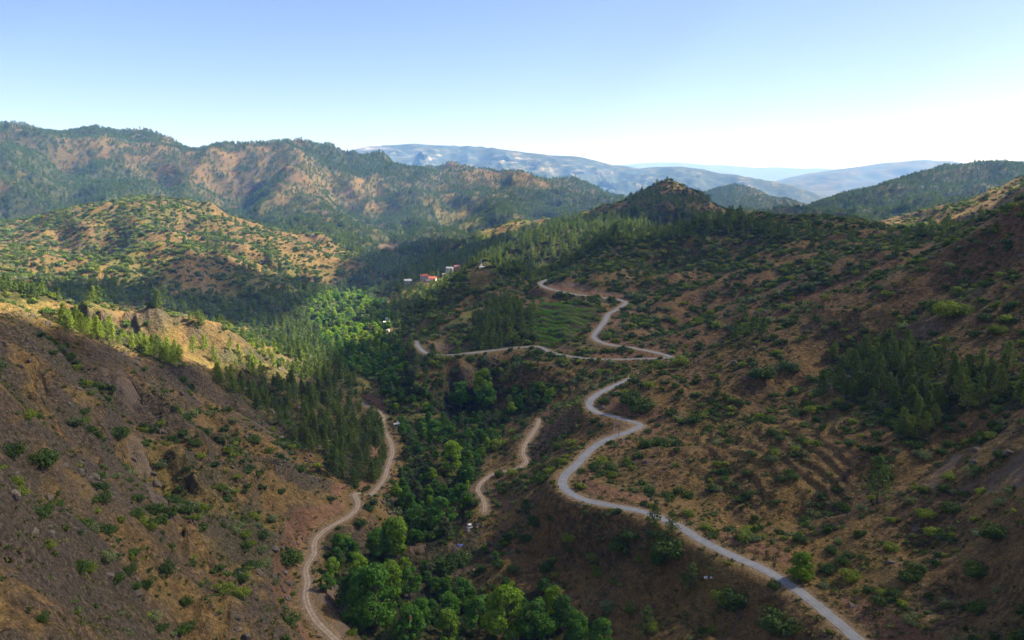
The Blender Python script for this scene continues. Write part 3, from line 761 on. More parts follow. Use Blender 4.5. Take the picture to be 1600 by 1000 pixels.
m_broad = foliage('plane_leaves', (0.03, 0.082, 0.011), (0.095, 0.221, 0.022), 0.32)
m_bright = foliage('fresh_sunlit_leaves', (0.085, 0.165, 0.012), (0.240, 0.370, 0.024), 0.36)  # bright green trees; colour also raised to paint sunlight on the valley patch
m_bush = foliage('oak_scrub_leaves', (0.024, 0.053, 0.009), (0.078, 0.131, 0.02), 0.22)
m_ybush = foliage('yellow_green_leaves', (0.081, 0.125, 0.012), (0.229, 0.281, 0.029), 0.3)
m_grey = foliage('grey_olive_leaves', (0.081, 0.106, 0.04), (0.202, 0.244, 0.099), 0.22)
m_heath = foliage('dry_scrub_leaves', (0.06, 0.062, 0.018), (0.162, 0.145, 0.04), 0.15)
m_gheath = foliage('green_scrub_leaves', (0.04, 0.065, 0.012), (0.114, 0.148, 0.029), 0.2)
m_bark, n, l, bs = mat('bark')
l.new(ramp(n, l, noise(n, l, geo(n), 3.0, 4), [(0.3, (0.05, 0.035, 0.025)), (0.7, (0.15, 0.11, 0.08))]), bs.inputs['Base Color']); bs.inputs['Roughness'].default_value = 0.95

# ------------------------------------------------------------------ roads
def tag(o, label=None, cat=None, group=None, kind=None):
    for k, q in (('label', label), ('category', cat), ('group', group), ('kind', kind)):
        if q: o[k] = q
    return o
for nm, R, hw, m, lb in (('mountain_road', main_road, ROADS[0][1], m_road, 'narrow grey tarred road winding up the valley side'), ('branch_road', branch_road, ROADS[1][1], m_road, 'pale side road leaving the hairpin towards the village'),
                         ('dirt_track', tracks['L'], ROADS[2][1], m_track, 'rutted dirt track along the foot of the rocky slope'), ('dirt_track', tracks['M'], ROADS[3][1], m_track, 'pale track climbing from the stream trees towards the tarred road')):
    o = ribbon(nm, R, hw, 0.08, m, 0.35 if m is m_track else 0.28)
    tag(o, lb, None, None, 'structure')

# ------------------------------------------------------------------ clouds above the frame: they shade the near valley as in the photograph
def SHADE(x, y, z):
    u, v, d = project(x, y, z)
    front = (d > 5)
    uu = u + 12 * gnoise(x / 45, y / 45, 401); vv = v + 7 * gnoise(x / 45, y / 45, 402)
    B = np.interp(uu, [-600, 0, 50, 95, 140, 190, 260, 330, 380, 430, 470, 520, 565, 590, 606, 640, 700, 760, 850, 905, 1000, 1100, 1250, 1400, 1480, 1600, 2200],
                  [500, 501, 508, 522, 542, 560, 580, 592, 590, 600, 606, 600, 580, 556, 515, 474, 436, 420, 432, 396, 374, 362, 334, 366, 366, 318, 300])
    near = vv > B + 2
    M = poly([(345,398),(430,436),(560,425),(610,392),(700,372),(765,380),(760,395),(700,425),(640,452),(606,478),(588,452),(560,440),(510,446),(462,462),(440,486),(430,510),(400,505),(330,500),(240,484),(120,480),(60,476),(-60,482),(-60,468),(60,450),(100,438),(160,436),(215,456),(262,470),(285,440),(300,412)])(uu, vv)
    cone_ = poly([(930,345),(985,308),(1020,300),(1060,300),(1150,330),(1180,350),(1100,352)])(uu, vv) & (np.hypot(x, y) < 1800)
    C1 = poly([(1085,285),(1140,280),(1260,310),(1255,335),(1085,330)])(uu, vv)
    far = (fbm(x, y, 700.0, 3, 410) > 0.22) & (np.hypot(x, y) > 1300) & (vv > 240) & (uu > 930)
    off = (fbm(x, y, 600.0, 3, 420) > 0.0)
    s = (near | M | C1 | far | cone_) & ~((uu > 985) & (uu < 1105) & (vv < 304) & (np.hypot(x, y) < 1800))
    return np.where(front & (u > -250) & (u < 1850), s, off)
CZ = 1050.0
gx = np.arange(-2300, 5200, 26.0); gy = np.arange(-1500, 6200, 26.0)
CX, CY = np.meshgrid(gx, gy)
cxf, cyf = CX.ravel(), CY.ravel()
tx, ty = SUN_DIR.x / SUN_DIR.z, SUN_DIR.y / SUN_DIR.z
zz = np.full(len(cxf), -110.0)
for _ in range(4):
    px_, py_ = cxf - tx * (CZ - zz), cyf - ty * (CZ - zz)
    zz = 0.5 * zz + 0.5 * np.clip(ground(px_, py_), -250, 150)
px_, py_ = cxf - tx * (CZ - zz), cyf - ty * (CZ - zz)
Smask = SHADE(px_, py_, zz)
# nothing of a cloud may hang inside the frame
elev = CZ / np.maximum(np.hypot(cxf, cyf), 1)
Smask &= elev > 0.255
S2 = Smask.reshape(CX.shape).astype(float)
dens = S2.copy()
for _ in range(6):
    p = np.pad(dens, 1); dens = S2 * (p[1:-1, 1:-1] * 2 + p[:-2, 1:-1] + p[2:, 1:-1] + p[1:-1, :-2] + p[1:-1, 2:]) / 6
hi = np.sqrt(np.clip(dens, 0, 1)) * (55 + 60 * (0.5 + 0.5 * fbm(cxf, cyf, 240.0, 4, 430).reshape(CX.shape)))
# split into separate cloud bodies (connected cells)
lab = np.zeros(S2.shape, int); cur = 0
H_, W_ = S2.shape
for si in range(H_):
    for sj in range(W_):
        if S2[si, sj] and not lab[si, sj]:
            cur += 1; st = [(si, sj)]; lab[si, sj] = cur
            while st:
                i, j = st.pop()
                for a, b in ((i + 1, j), (i - 1, j), (i, j + 1), (i, j - 1)):
                    if 0 <= a < H_ and 0 <= b < W_ and S2[a, b] and not lab[a, b]: lab[a, b] = cur; st.append((a, b))
m_cloud, n, l, bs = mat('cloud_white'); bs.inputs['Base Color'].default_value = (0.9, 0.9, 0.92, 1); bs.inputs['Roughness'].default_value = 1.0
tp = n.new('ShaderNodeBsdfTransparent'); mx = n.new('ShaderNodeMixShader'); mx.inputs[0].default_value = 0.45      # thin cloud: each of its two skins lets part of the sun through
l.new(bs.outputs[0], mx.inputs[1]); l.new(tp.outputs[0], mx.inputs[2]); l.new(mx.outputs[0], n['Material Output'].inputs['Surface'])
for c in range(1, cur + 1):
    cells = np.argwhere(lab == c)
    if len(cells) < 12: continue
    vid = {}; V = []; Fc = []
    def vert(i, j, top):
        k = (i, j, top)
        if k not in vid:
            around = [hi[a, b] for a in (i - 1, i) for b in (j - 1, j) if 0 <= a < H_ and 0 <= b < W_]
            full = all(0 <= a < H_ and 0 <= b < W_ and lab[a, b] == c for a in (i - 1, i) for b in (j - 1, j))
            hh = sum(around) / 4 if full else 0.0
            if not full: k2 = (i, j, 2)
            else: k2 = k
            if k2 in vid: vid[k] = vid[k2]; return vid[k]
            x = gx[0] + (j - 0.5) * 26.0; y = gy[0] + (i - 0.5) * 26.0
            jx = 9 * math.sin(i * 12.9 + j * 78.2); jy = 9 * math.sin(i * 39.4 + j * 11.1)
            vid[k2] = len(V); vid[k] = vid[k2]
            V.append((x + jx, y + jy, CAMZ + CZ + (hh if top else -hh * 0.15)))
        return vid[k]
    for i, j in cells:
        q = [(i, j), (i, j + 1), (i + 1, j + 1), (i + 1, j)]
        Fc.append([vert(a, b, 1) for a, b in q]); Fc.append([vert(a, b, 0) for a, b in q[::-1]])
    me = make_mesh('cloud', V, Fc); me.materials.append(m_cloud)
    o = bpy.data.objects.new('cloud', me); COL.objects.link(o)
    tag(o, None, None, None, 'structure')
print('CLOUDS', cur)


# ------------------------------------------------------------------ plants: one of each kind, then copies
def clumps(rs, centers, radii, per, size, flat=1.0):
    """leaf-sized quads spread through blobs; returns verts, faces"""
    V, Fc = [], []
    for (c, r), k in zip(zip(centers, radii), per):
        d = rs.normal(size=(k, 3)); d /= np.linalg.norm(d, axis=1)[:, None]
        rad = r * (0.55 + 0.5 * rs.rand(k) ** 0.6)
        p = np.array(c)[None, :] + d * rad[:, None] * np.array([1, 1, flat])
        nrm = d * 0.8 + rs.normal(size=(k, 3)) * 0.45 + np.array([0, 0, 0.3]); nrm /= np.linalg.norm(nrm, axis=1)[:, None]
        t = np.cross(nrm, rs.normal(size=(k, 3))); t /= np.linalg.norm(t, axis=1)[:, None] + 1e-9
        b = np.cross(nrm, t)
        s = size * (0.6 + 0.8 * rs.rand(k))[:, None]
        q = np.stack([p - t * s - b * s * 0.6, p + t * s - b * s * 0.5, p + t * s * 0.8 + b * s * 0.7, p - t * s * 0.7 + b * s * 0.6], axis=1)
        V.append(q.reshape(-1, 3))
    V = np.concatenate(V); Fc = np.arange(len(V)).reshape(-1, 4)
    return V, Fc
def tube_mesh(paths, sides=6):
    V, Fc = [], []
    for P in paths:
        P = [(Vector(p), r) for p, r in P]
        base = len(V)
        for i, (p, r) in enumerate(P):
            d = (P[min(i + 1, len(P) - 1)][0] - P[max(i - 1, 0)][0]).normalized()
            a = d.orthogonal().normalized(); b = d.cross(a)
            for k in range(sides):
                t = 2 * math.pi * k / sides
                V.append(tuple(p + (a * math.cos(t) + b * math.sin(t)) * r))
        for i in range(len(P) - 1):
            for k in range(sides):
                Fc.append([base + i * sides + k, base + i * sides + (k + 1) % sides, base + (i + 1) * sides + (k + 1) % sides, base + (i + 1) * sides + k])
    return np.array(V), np.array(Fc)
def crown_mesh(name, V, Fc, m):
    me = make_mesh(name, V, Fc, False); me.materials.append(m); return me
def both_mesh(name, parts):     # crown and trunk in one mesh, for the far plants
    Vs, Fs, ids, off = [], [], [], 0
    ms = []
    for (V, Fc, m) in parts:
        Vs.append(V); Fs.append(Fc + off); off += len(V); ids += [len(ms)] * len(Fc); ms.append(m)
    me = make_mesh(name, np.concatenate(Vs), np.concatenate(Fs), False)
    for m in ms: me.materials.append(m)
    me.polygons.foreach_set('material_index', np.array(ids, dtype=np.int32))
    return me
def pine_geo(rs, detail=1.0, slim=1.0):
    """10 m pine"""
    H = 10.0; lean = rs.normal(size=2) * 0.25
    trunk = [((0, 0, -0.6), 0.24), ((0.02, 0, 0), 0.2), ((lean[0] * .4, lean[1] * .4, 3.5), 0.15), ((lean[0] * .8, lean[1] * .8, 7), 0.09), ((lean[0], lean[1], 9.6), 0.03)]
    paths = [trunk]; C_, R_, K_ = [], [], []
    z = 1.5; a = rs.rand() * 6
    while z < 9.5:
        f = (z - 1.5) / 8.0
        L = (2.6 * (1 - f) ** 0.75 + 0.25) * slim * (0.7 + 0.5 * rs.rand())
        nb = 3 if f > 0.7 else 4
        for k in range(nb):
            a += 2 * math.pi / nb + rs.normal() * 0.35
            l_ = L * (0.75 + 0.45 * rs.rand()); up = 0.25 + 0.5 * f + 0.1 * rs.normal()
            ex, ey, ez = math.cos(a) * l_, math.sin(a) * l_, z + l_ * up * 0.6
            tx_, ty_ = lean * z / 10
            if detail > 0.6: paths.append([((tx_, ty_, z), 0.05), ((tx_ + ex, ty_ + ey, ez), 0.015)])
            for t in (0.5, 0.98):
                C_.append((tx_ + ex * t, ty_ + ey * t, z + (ez - z) * t + 0.05)); R_.append(0.42 + 0.30 * (1 - f) * t); K_.append(max(2, int(11 * detail)))
        z += 0.62 + 0.2 * rs.rand()
    C_.append((lean[0], lean[1], 9.7)); R_.append(0.35); K_.append(max(3, int(10 * detail)))
    V, Fc = clumps(rs, C_, R_, K_, 0.20 / max(detail, 0.18) ** 0.5, 0.6)
    return (V, Fc), tube_mesh(paths, 5)
def broad_geo(rs, detail=1.0, tall=1.0):
    """10 m broadleaf tree, crown about 8 m across"""
    paths = [[((0, 0, -0.6), 0.34), ((0, 0, 0), 0.28), ((0.1, 0, 2.2), 0.2), ((0.15, 0.1, 5.0), 0.12)]]
    C_, R_, K_ = [], [], []
    nblob = 38
    for k in range(nblob):
        zf = rs.rand(); a = rs.rand() * 2 * math.pi
        rad = 3.1 * math.sin(math.pi * min(0.98, 0.22 + 0.74 * zf)) ** 0.7 * (0.35 + 0.65 * rs.rand() ** 0.5) / tall
        c = (math.cos(a) * rad, math.sin(a) * rad, 2.2 + 6.6 * zf)
        C_.append(c); rr0 = 0.5 + 1.05 * rs.rand() ** 1.4; R_.append(rr0); K_.append(int(62 * detail * (0.4 + rr0 * rr0 * 0.8)))
        if k % 3 == 0: paths.append([((0.1, 0.05, 2.0 + zf), 0.12), ((c[0] * .5, c[1] * .5, 2.6 + (c[2] - 2.6) * .6), 0.07), (c, 0.02)])
    V, Fc = clumps(rs, C_, R_, K_, 0.25 / max(detail, 0.1) ** 0.5, 0.85)
    return (V, Fc), tube_mesh(paths, 5)
def bush_geo(rs, detail=1.0, flat=0.75, nb=14):
    """bush about 2 m across"""
    C_, R_, K_ = [(0, 0, 0.45)], [0.55], [int(60 * detail)]
    for k in range(nb):
        a = 2 * math.pi * k / nb + rs.normal() * .4; r = 0.35 + 0.35 * rs.rand()
        C_.append((math.cos(a) * r, math.sin(a) * r, 0.28 + 0.55 * rs.rand())); R_.append(0.28 + 0.22 * rs.rand()); K_.append(int(46 * detail))
    V, Fc = clumps(rs, C_, R_, K_, 0.075 / max(detail, 0.05) ** 0.5, flat)
    st = tube_mesh([[((0, 0, -0.4), 0.06), ((math.cos(a) * .2, math.sin(a) * .2, 0.3), 0.04), ((math.cos(a) * .45, math.sin(a) * .45, 0.7), 0.015)] for a in (0.3, 2.2, 4.4)], 4)
    return (V, Fc), st
RS = np.random.RandomState
pine_parts = [pine_geo(RS(s), 1.5, sl) for s, sl in ((1, 1.0), (2, 1.15), (3, 0.8))]
broad_parts = [broad_geo(RS(s), 1.9, tl) for s, tl in ((11, 1.0), (12, 0.9), (13, 1.35))]
bush_parts = [bush_geo(RS(s), 2.0, fl) for s, fl in ((21, 0.8), (22, 0.65), (23, 0.95))]
pine_crowns = [[crown_mesh('pine_crown', p[0][0], p[0][1], m) for m in (m_pine, m_pine_b, m_sunlit_pine)] for p in pine_parts]
pine_trunks = [crown_mesh('pine_trunk', p[1][0], p[1][1], m_bark) for p in pine_parts]
broad_crowns = [[crown_mesh('broadleaf_crown', p[0][0], p[0][1], m) for m in (m_broad, m_bright, m_olive)] for p in broad_parts]
broad_trunks = [crown_mesh('broadleaf_trunk', p[1][0], p[1][1], m_bark) for p in broad_parts]
bush_meshes = [[both_mesh('bush', [(p[0][0], p[0][1], m), (p[1][0], p[1][1], m_bark)]) for m in (m_bush, m_ybush, m_grey)] for p in bush_parts]
def far_set(kind):
    out = []
    if kind == 'pine':
        for s, m in ((31, m_pine), (32, m_pine), (33, m_pine_b), (30, m_sunlit_pine)):
            (V, Fc), (tv, tf) = pine_geo(RS(s), 0.3, (1.0, 1.2, 0.8, 0.9)[s - 31]); out.append(both_mesh('pine_wood', [(V, Fc, m), (tv, tf, m_bark)]))
    elif kind == 'vfar':
        for s, m in ((34, m_pine), (35, m_pine), (36, m_bush)):
            (V, Fc), (tv, tf) = pine_geo(RS(s), 0.10, 1.3); out.append(both_mesh('far_wood', [(V, Fc, m)]))
    elif kind == 'broad':
        for s, m in ((41, m_broad), (42, m_broad), (43, m_bright), (44, m_olive)):
            (V, Fc), (tv, tf) = broad_geo(RS(s), 0.35); out.append(both_mesh('broadleaf_wood', [(V, Fc, m), (tv, tf, m_bark)]))
    elif kind == 'bush':
        for s, m in ((51, m_bush), (52, m_bush), (53, m_bush), (54, m_ybush), (55, m_grey)):
            (V, Fc), _ = bush_geo(RS(s), 0.4, 0.8); out.append(both_mesh('scrub', [(V, Fc, m)]))
    elif kind == 'heath':
        for s, m in ((61, m_heath), (62, m_gheath), (63, m_heath), (64, m_gheath)):
            (V, Fc), _ = bush_geo(RS(s), 0.12, 0.6, 5); out.append(both_mesh('heath', [(V, Fc, m)]))
    return out
def scatter(name, pts, scl, rot, kinds, meshes, label):
    """one object: a cloud of points, each drawn as one of the plant meshes"""
    me = bpy.data.meshes.new(name)
    pts = np.asarray(pts, dtype=np.float32)
    me.vertices.add(len(pts)); me.vertices.foreach_set('co', pts.ravel())
    for nm, arr, ty in (('size', scl, 'FLOAT_VECTOR'), ('turn', rot, 'FLOAT_VECTOR'), ('pick', kinds, 'INT')):
        a = me.attributes.new(nm, ty, 'POINT')
        if ty == 'INT': a.data.foreach_set('value', np.asarray(arr, dtype=np.int32))
        else: a.data.foreach_set('vector', np.asarray(arr, dtype=np.float32).ravel())
    o = bpy.data.objects.new(name, me); COL.objects.link(o)
    g = bpy.data.node_groups.new(name, 'GeometryNodeTree')
    g.interface.new_socket('Geometry', in_out='INPUT', socket_type='NodeSocketGeometry'); g.interface.new_socket('Geometry', in_out='OUTPUT', socket_type='NodeSocketGeometry')
    N, L = g.nodes, g.links
    gi, go = N.new('NodeGroupInput'), N.new('NodeGroupOutput')
    jg = N.new('GeometryNodeJoinGeometry')
    for mm in reversed(meshes):
        src = bpy.data.objects.new(mm.name + '_source', mm)       # only mesh data for the points, never in the scene
        oi = N.new('GeometryNodeObjectInfo'); oi.inputs['Object'].default_value = src; oi.inputs['As Instance'].default_value = True
        L.new(oi.outputs['Geometry'], jg.inputs[0])
    iop = N.new('GeometryNodeInstanceOnPoints'); iop.inputs['Pick Instance'].default_value = True
    L.new(gi.outputs[0], iop.inputs['Points']); L.new(jg.outputs[0], iop.inputs['Instance'])
    def na_(nm, ty):
        a = N.new('GeometryNodeInputNamedAttribute'); a.data_type = ty; a.inputs[0].default_value = nm; return a.outputs[0]
    L.new(na_('size', 'FLOAT_VECTOR'), iop.inputs['Scale'])
    e2r = N.new('FunctionNodeEulerToRotation'); L.new(na_('turn', 'FLOAT_VECTOR'), e2r.inputs[0]); L.new(e2r.outputs[0], iop.inputs['Rotation'])
    L.new(na_('pick', 'INT'), iop.inputs['Instance Index'])
    L.new(iop.outputs[0], go.inputs[0])
    md = o.modifiers.new('plants', 'NODES'); md.node_group = g
    tag(o, label, None, None, 'stuff')
    return o

MARK_SPOTS = [(664,437),(676,439),(669,441),(637,443),(703,425),(714,420),(693,431),(537,467),(571,497),(604,511),(606,519),(620,667),(733,829),(604,504),(752,417),(1104,846),(1109,849),(1115,852),(967,681),(824,560),(727,562),(716,853),(728,867),(1103,903),(1111,903)]
MARKS = dict(zip(MARK_SPOTS, march(MARK_SPOTS, ground, 88, 3500, 1600)))
def keep_out(x, y):
    ok = np.ones(len(x), bool)
    for (u, v), p in MARKS.items():
        big = u < 790 and v < 520; r_ = math.hypot(p[0], p[1])
        side = 7.0 if big else 2.5; front = (20.0 if v < 450 else 12.0) if big else 7.0
        if (u, v) == (752, 417): side, front = 11.0, 30.0
        ex, ey = p[0] / r_, p[1] / r_
        along = (x - p[0]) * ex + (y - p[1]) * ey; across = np.abs((x - p[0]) * ey - (y - p[1]) * ex)
        ok &= ~((across < side) & (along > -front) & (along < side))
    return ok
# candidate spots: the nearer, the denser
def sample(n, r0, r1, seed):
    rs = RS(seed); a = np.radians(rs.uniform(-41, 41, n)); r = np.sqrt(rs.uniform(r0 * r0, r1 * r1, n))
    x, y = np.sin(a) * r, np.cos(a) * r
    z = ground(x, y)
    return x, y, z, rs
def seen(x, y, z, top):
    """does the sight line to the plant's upper part clear the ground"""
    ok = np.ones(len(x), bool); zt = z + top
    for t in np.linspace(0.12, 0.985, 46):
        ok &= ground(x * t, y * t) < zt * t + 0.2
    u, v, d = project(x, y, zt)
    return ok & (u > -25) & (u < 1625) & (v > 150) & (v < 1030), u, v
def near_ribbon(x, y): 
    D, Zr, HW = road_dist(x, y, 12.0)
    return D, HW
PINE_C, BROAD_C, BUSH_C = [], [], []     # candidates: (x, y, z, size, kind, photo width)
S_PINE, S_BROAD, S_BUSH, S_HEATH, S_FAR = [], [], [], [], []
def field_at(x, y, z):
    D, HW = near_ribbon(x, y)
    return covers(x, y, z, D, HW, None), D, HW

SUNLIT_PINES = poly([(80,490),(160,498),(240,520),(300,545),(430,545),(460,600),(350,600),(290,590),(150,545),(80,515)])  # sunlit stand: most pines here get the needle colour brightened as by sun
def spread(n, r0, r1, seed, dens_pine, dens_broad, dens_bush, psize, brsize, bsize):
    area = math.radians(82) / 2 * (r1 * r1 - r0 * r0)
    x, y, z, rs = sample(n, r0, r1, seed)
    c, D, HW = field_at(x, y, z)
    per = area / n
    p = np.where(keep_out(x, y), rs.rand(len(x)), 9.0)
    edge_ = sstep(0, 1, np.ones(len(x)))
    kp, kb, ks = c['pine'] * dens_pine * per, c['broad'] * dens_broad * per, c['bush'] * dens_bush * per
    # keep clear of the roads by each plant's own reach
    for i in np.where(p < kp)[0]:
        s = psize * (0.42 + 0.95 * rs.rand())
        if D[i] - HW[i] > 0.9 + s * 0.1: PINE_C.append((x[i], y[i], z[i], s, (2 if SUNLIT_PINES(c['u'][i:i+1], c['v'][i:i+1])[0] and rs.rand() < 0.8 else int(rs.rand() < 0.35)), rs.rand()))
    for i in np.where((p >= kp) & (p < kp + kb))[0]:
        s = brsize * (0.6 + 0.7 * rs.rand() ** 1.5)
        if D[i] - HW[i] > 1.2 + s * 0.25: BROAD_C.append((x[i], y[i], z[i], s, int(rs.rand() < (0.75 if SUNLIT_VALLEY(c['u'][i:i+1], c['v'][i:i+1])[0] else 0.20)) if rs.rand() < 0.85 else 2, rs.rand()))
    for i in np.where((p >= kp + kb) & (p < kp + kb + ks))[0]:
        s = bsize * (0.40 + 1.45 * rs.rand() ** 2.1)
        if D[i] - HW[i] > 0.5 + s * 0.5: BUSH_C.append((x[i], y[i], z[i], s, (0 if rs.rand() < 0.64 else (1 if rs.rand() < 0.5 else 2)), rs.rand()))
spread(40000, 85, 480, 1, 1 / 24.0, 1 / 20.0, 1 / 5.5, 8.2, 5.9, 2.7)
spread(90000, 480, 900, 2, 1 / 30.0, 1 / 30.0, 1 / 7.0, 8.5, 7.5, 3.6)
spread(200000, 900, 1700, 3, 1 / 36.0, 1 / 42.0, 1 / 15.0, 9.0, 8.0, 4.4)
PINE_C = np.array(PINE_C); BROAD_C = np.array(BROAD_C); BUSH_C = np.array(BUSH_C)
print('CANDS', len(PINE_C), len(BROAD_C), len(BUSH_C))

# plants one can point at in the photograph: (u, v of the foot, width or height in photo pixels, kind)
MARKED_BUSH = [(562,822,26,0),(535,848,30,1),(588,772,22,0),(606,748,20,0),(520,890,26,0),(618,700,20,0),(470,905,22,2),(600,690,18,0),(780,745,22,0),(800,742,20,1),(740,790,24,0),(20,712,40,0),(70,725,44,0),(187,683,36,0),(156,748,24,0),(140,893,24,1),(76,857,22,1),(60,655,16,0),(352,925,26,1),(375,935,32,1),(500,957,34,1),(452,880,46,0),(452,975,36,0),(292,735,14,0),(468,735,26,0),(505,655,20,0),
               (545,642,16,0),(345,690,14,0),(395,690,26,0),(410,840,26,0),(440,770,18,0),(1150,950,54,0),(1215,985,64,0),(1130,940,34,1),(970,860,44,0),(985,840,34,0),(1045,865,60,0),(1030,880,40,0),(845,755,30,0),(860,742,26,1),(1480,495,50,1),(1500,492,36,1),(1466,488,34,0),
               (1525,900,36,0),(1555,840,44,0),(1420,905,34,0),(1330,905,34,1),(1392,860,26,1),(1430,895,30,0),(1252,905,34,1),(1495,600,20,0),(1530,955,38,0),(1445,810,30,1),(1490,800,30,0),(1540,500,22,0),(1558,520,30,1),(985,955,20,1),(1008,700,30,0),(1085,660,24,0),(1065,570,30,1),
               (700,890,60,0),(720,880,40,0),(835,820,34,0),(890,845,24,1),(945,630,22,0),(1190,590,50,0),(1230,580,40,0),(1320,640,26,0),(780,700,28,1),(872,700,26,0),(890,860,18,0),(1000,640,50,0),(985,632,40,0),(930,735,22,0),(245,800,30,0),(265,805,24,0),(1018,985,26,1),(820,845,20,0)]
MARKED_TREE = [(545,880,40,0),(520,905,34,1),(530,870,36,0),(590,870,44,0),(640,935,50,0),(880,985,54,0),(560,905,40,1),(510,925,30,0),(725,955,50,0),(865,960,44,1),(640,1005,60,0),(700,1015,60,1),(610,850,40,0),(585,985,100,0),(560,960,70,0),(610,940,60,1),(790,1000,84,1),(835,1005,70,0),(750,990,60,0),(700,985,56,0),(660,985,50,0),(620,870,60,1),(650,840,50,0),(690,830,56,0),(720,800,46,0),(705,740,50,1),(680,700,44,0),(635,800,40,0),(900,1005,50,0),(940,1010,44,0),(1253,908,44,1),(760,640,40,0),(720,640,46,0),(755,620,44,1)]
MARKED_PINE = [(1020,828,50,0),(1050,836,42,0),(1370,785,74,0),(1078,920,44,0),(500,845,50,0),(1285,620,44,0),(1120,620,30,0),(245,556,34,0),(505,668,34,0),(520,745,50,0),(560,755,56,0),(1440,370,20,0),(1456,372,20,0),(1430,374,18,0),(1418,372,16,0),(870,552,30,0),(715,556,20,0),(1010,990,46,0),(1240,655,26,0)]
def marked(lst, kind):
    W = march([(u, v) for u, v, w, k in lst], lambda x, y: ground(x, y), 88, 3000, 800)
    out = []
    for (u, v, w, k), p in zip(lst, W):
        dd = math.sqrt(p[0] ** 2 + p[1] ** 2 + p[2] ** 2); s = w / F * dd
        D, HW = near_ribbon(np.array([p[0]]), np.array([p[1]]))
        if D[0] - HW[0] < 1.0 + (s * 0.3 if kind == 'bush' else 0.5): continue
        out.append((p[0], p[1], p[2], s * (1.08 if kind == 'tree' else 1.0), k, rnd.random()))
    return np.array(out)
MB, MT, MP = marked(MARKED_BUSH, 'bush'), marked(MARKED_TREE, 'tree'), marked(MARKED_PINE, 'pine')
def choose(cands, mk, width, top, limit):
    """the ones that show largest become things of their own, the rest one mass"""
    if len(mk):
        keep = np.ones(len(cands), bool)
        for m_ in mk: keep &= np.hypot(cands[:, 0] - m_[0], cands[:, 1] - m_[1]) > m_[3] * width * 0.75
        cands = cands[keep]
    allc = np.concatenate([mk, cands]) if len(mk) else cands
    vis, u, v = seen(allc[:, 0], allc[:, 1], allc[:, 2], allc[:, 3] * top)
    dd = np.sqrt(allc[:, 0] ** 2 + allc[:, 1] ** 2 + allc[:, 2] ** 2)
    app = allc[:, 3] * width / dd * F
    inframe = (u > 6) & (u < 1594) & (v < 990)
    score = np.where(vis & inframe, app, -1)
    score[:len(mk)] += 1000 * (vis & inframe)[:len(mk)]
    order = np.argsort(-score)
    pick = [i for i in order[:limit] if score[i] > 0]
    rest = np.setdiff1d(np.arange(len(allc)), pick)
    return allc[pick], u[pick], v[pick], app[pick], allc[rest]
pines, pu, pvv, pa, pines_rest = choose(PINE_C, MP, 0.42, 0.8, 296)
broads, bu, bv, ba, broads_rest = choose(BROAD_C, MT, 0.8, 0.85, 296)
bushes, su, sv, sa, bushes_rest = choose(BUSH_C, MB, 1.0, 0.45, 296)
print('PICK', len(pines), pa[-1], len(broads), ba[-1], len(bushes), sa[-1])

# ---- labels: each plant is told by its nearest landmark, the side it stands on and its turn in that row
LANDMARKS = [(700,628,'stream bend under the branch road'),(820,628,'mouth of the side gully'),(770,668,'green hollow west of the track'),(640,640,'narrows of the stream wood'),(650,760,'lower stream wood'),(735,860,'blue tarpaulin'),(600,560,'upper stream wood'),(560,955,'trackside leafy trees'),(920,985,'last stream trees'),(600,880,'large stream tree clump'),(790,960,'bright stream tree clump'),(475,930,'lower bend of the dirt track'),(555,790,'bare bend of the dirt track'),(505,840,'lone pine by the dirt track'),(608,705,'double-rutted track'),(590,650,'pale cutting of the dirt track'),(755,770,'short track beside the stream trees'),(830,690,'short track under the road bend'),
             (690,720,'brightest tree of the stream wood'),(885,755,'sharp bend of the tarred road'),(970,670,'ochre road shoulder'),(920,635,'horseshoe bend of the tarred road'),(1048,558,'road junction hairpin'),(935,525,'upper road bend'),(860,500,'vineyard terraces'),(850,445,'topmost visible road bend'),(750,418,'white monument'),(665,433,'red roofed houses'),
             (650,540,'road end above the stream wood'),(760,548,'branch road'),(1035,815,'two pines at the roadside'),(1106,845,'white roadside posts'),(1200,893,'straight lower stretch of the road'),(1300,960,'place where the road leaves the picture'),(1253,890,'bright green roadside tree'),(1000,930,'eroded slope under the road'),(1370,750,'tall dark pine of the terraces'),
             (1160,720,'brown terraces'),(1400,600,'pine grove of the shady flank'),(1560,620,'upper end of the pine grove'),(1560,730,'grey scree of the shady flank'),(1480,485,'yellow green thicket'),(1450,850,'scrubby spur above the road'),(1570,960,'lower corner of the scrubby spur'),(1200,520,'pale crest of the near spur'),(1100,600,'foot of the near spur'),(1300,450,'upper crest of the near spur'),
             (1580,330,'high shoulder of the ridge'),(1420,372,'saddle of the ridge'),(1200,345,'round top of the middle ridge'),(1150,440,'reddish face of the middle ridge'),(960,385,'dome above the upper road'),(1045,300,'pointed hill'),(850,390,'pine slope under the pointed hill'),(210,320,'round sunny hill'),(240,390,'sunlit spur'),(420,440,'shaded side of the sunlit spur'),(150,465,'dark pine valley'),(80,380,'pale clearing on the sunny hill'),
             (160,525,'sunlit young pines'),(330,525,'sunny knoll'),(60,495,'sunlit crest of the rocky flank'),(190,600,'upper scree strip'),(240,750,'lower scree strip'),(70,720,'pair of dark bushes'),(140,885,'lone bush of the dry slope'),(365,920,'bush group of the dry slope'),(300,700,'rocky rib'),(430,620,'pines below the sunny knoll'),(550,720,'dense pine stand'),(520,500,'sunlit valley trees'),(40,960,'lower corner of the dry slope'),(420,770,'grey crag above the track'),(120,800,'brow of the dry slope'),(250,960,'foot of the dry slope')]
LM = np.array([(a, b) for a, b, _ in LANDMARKS], float)
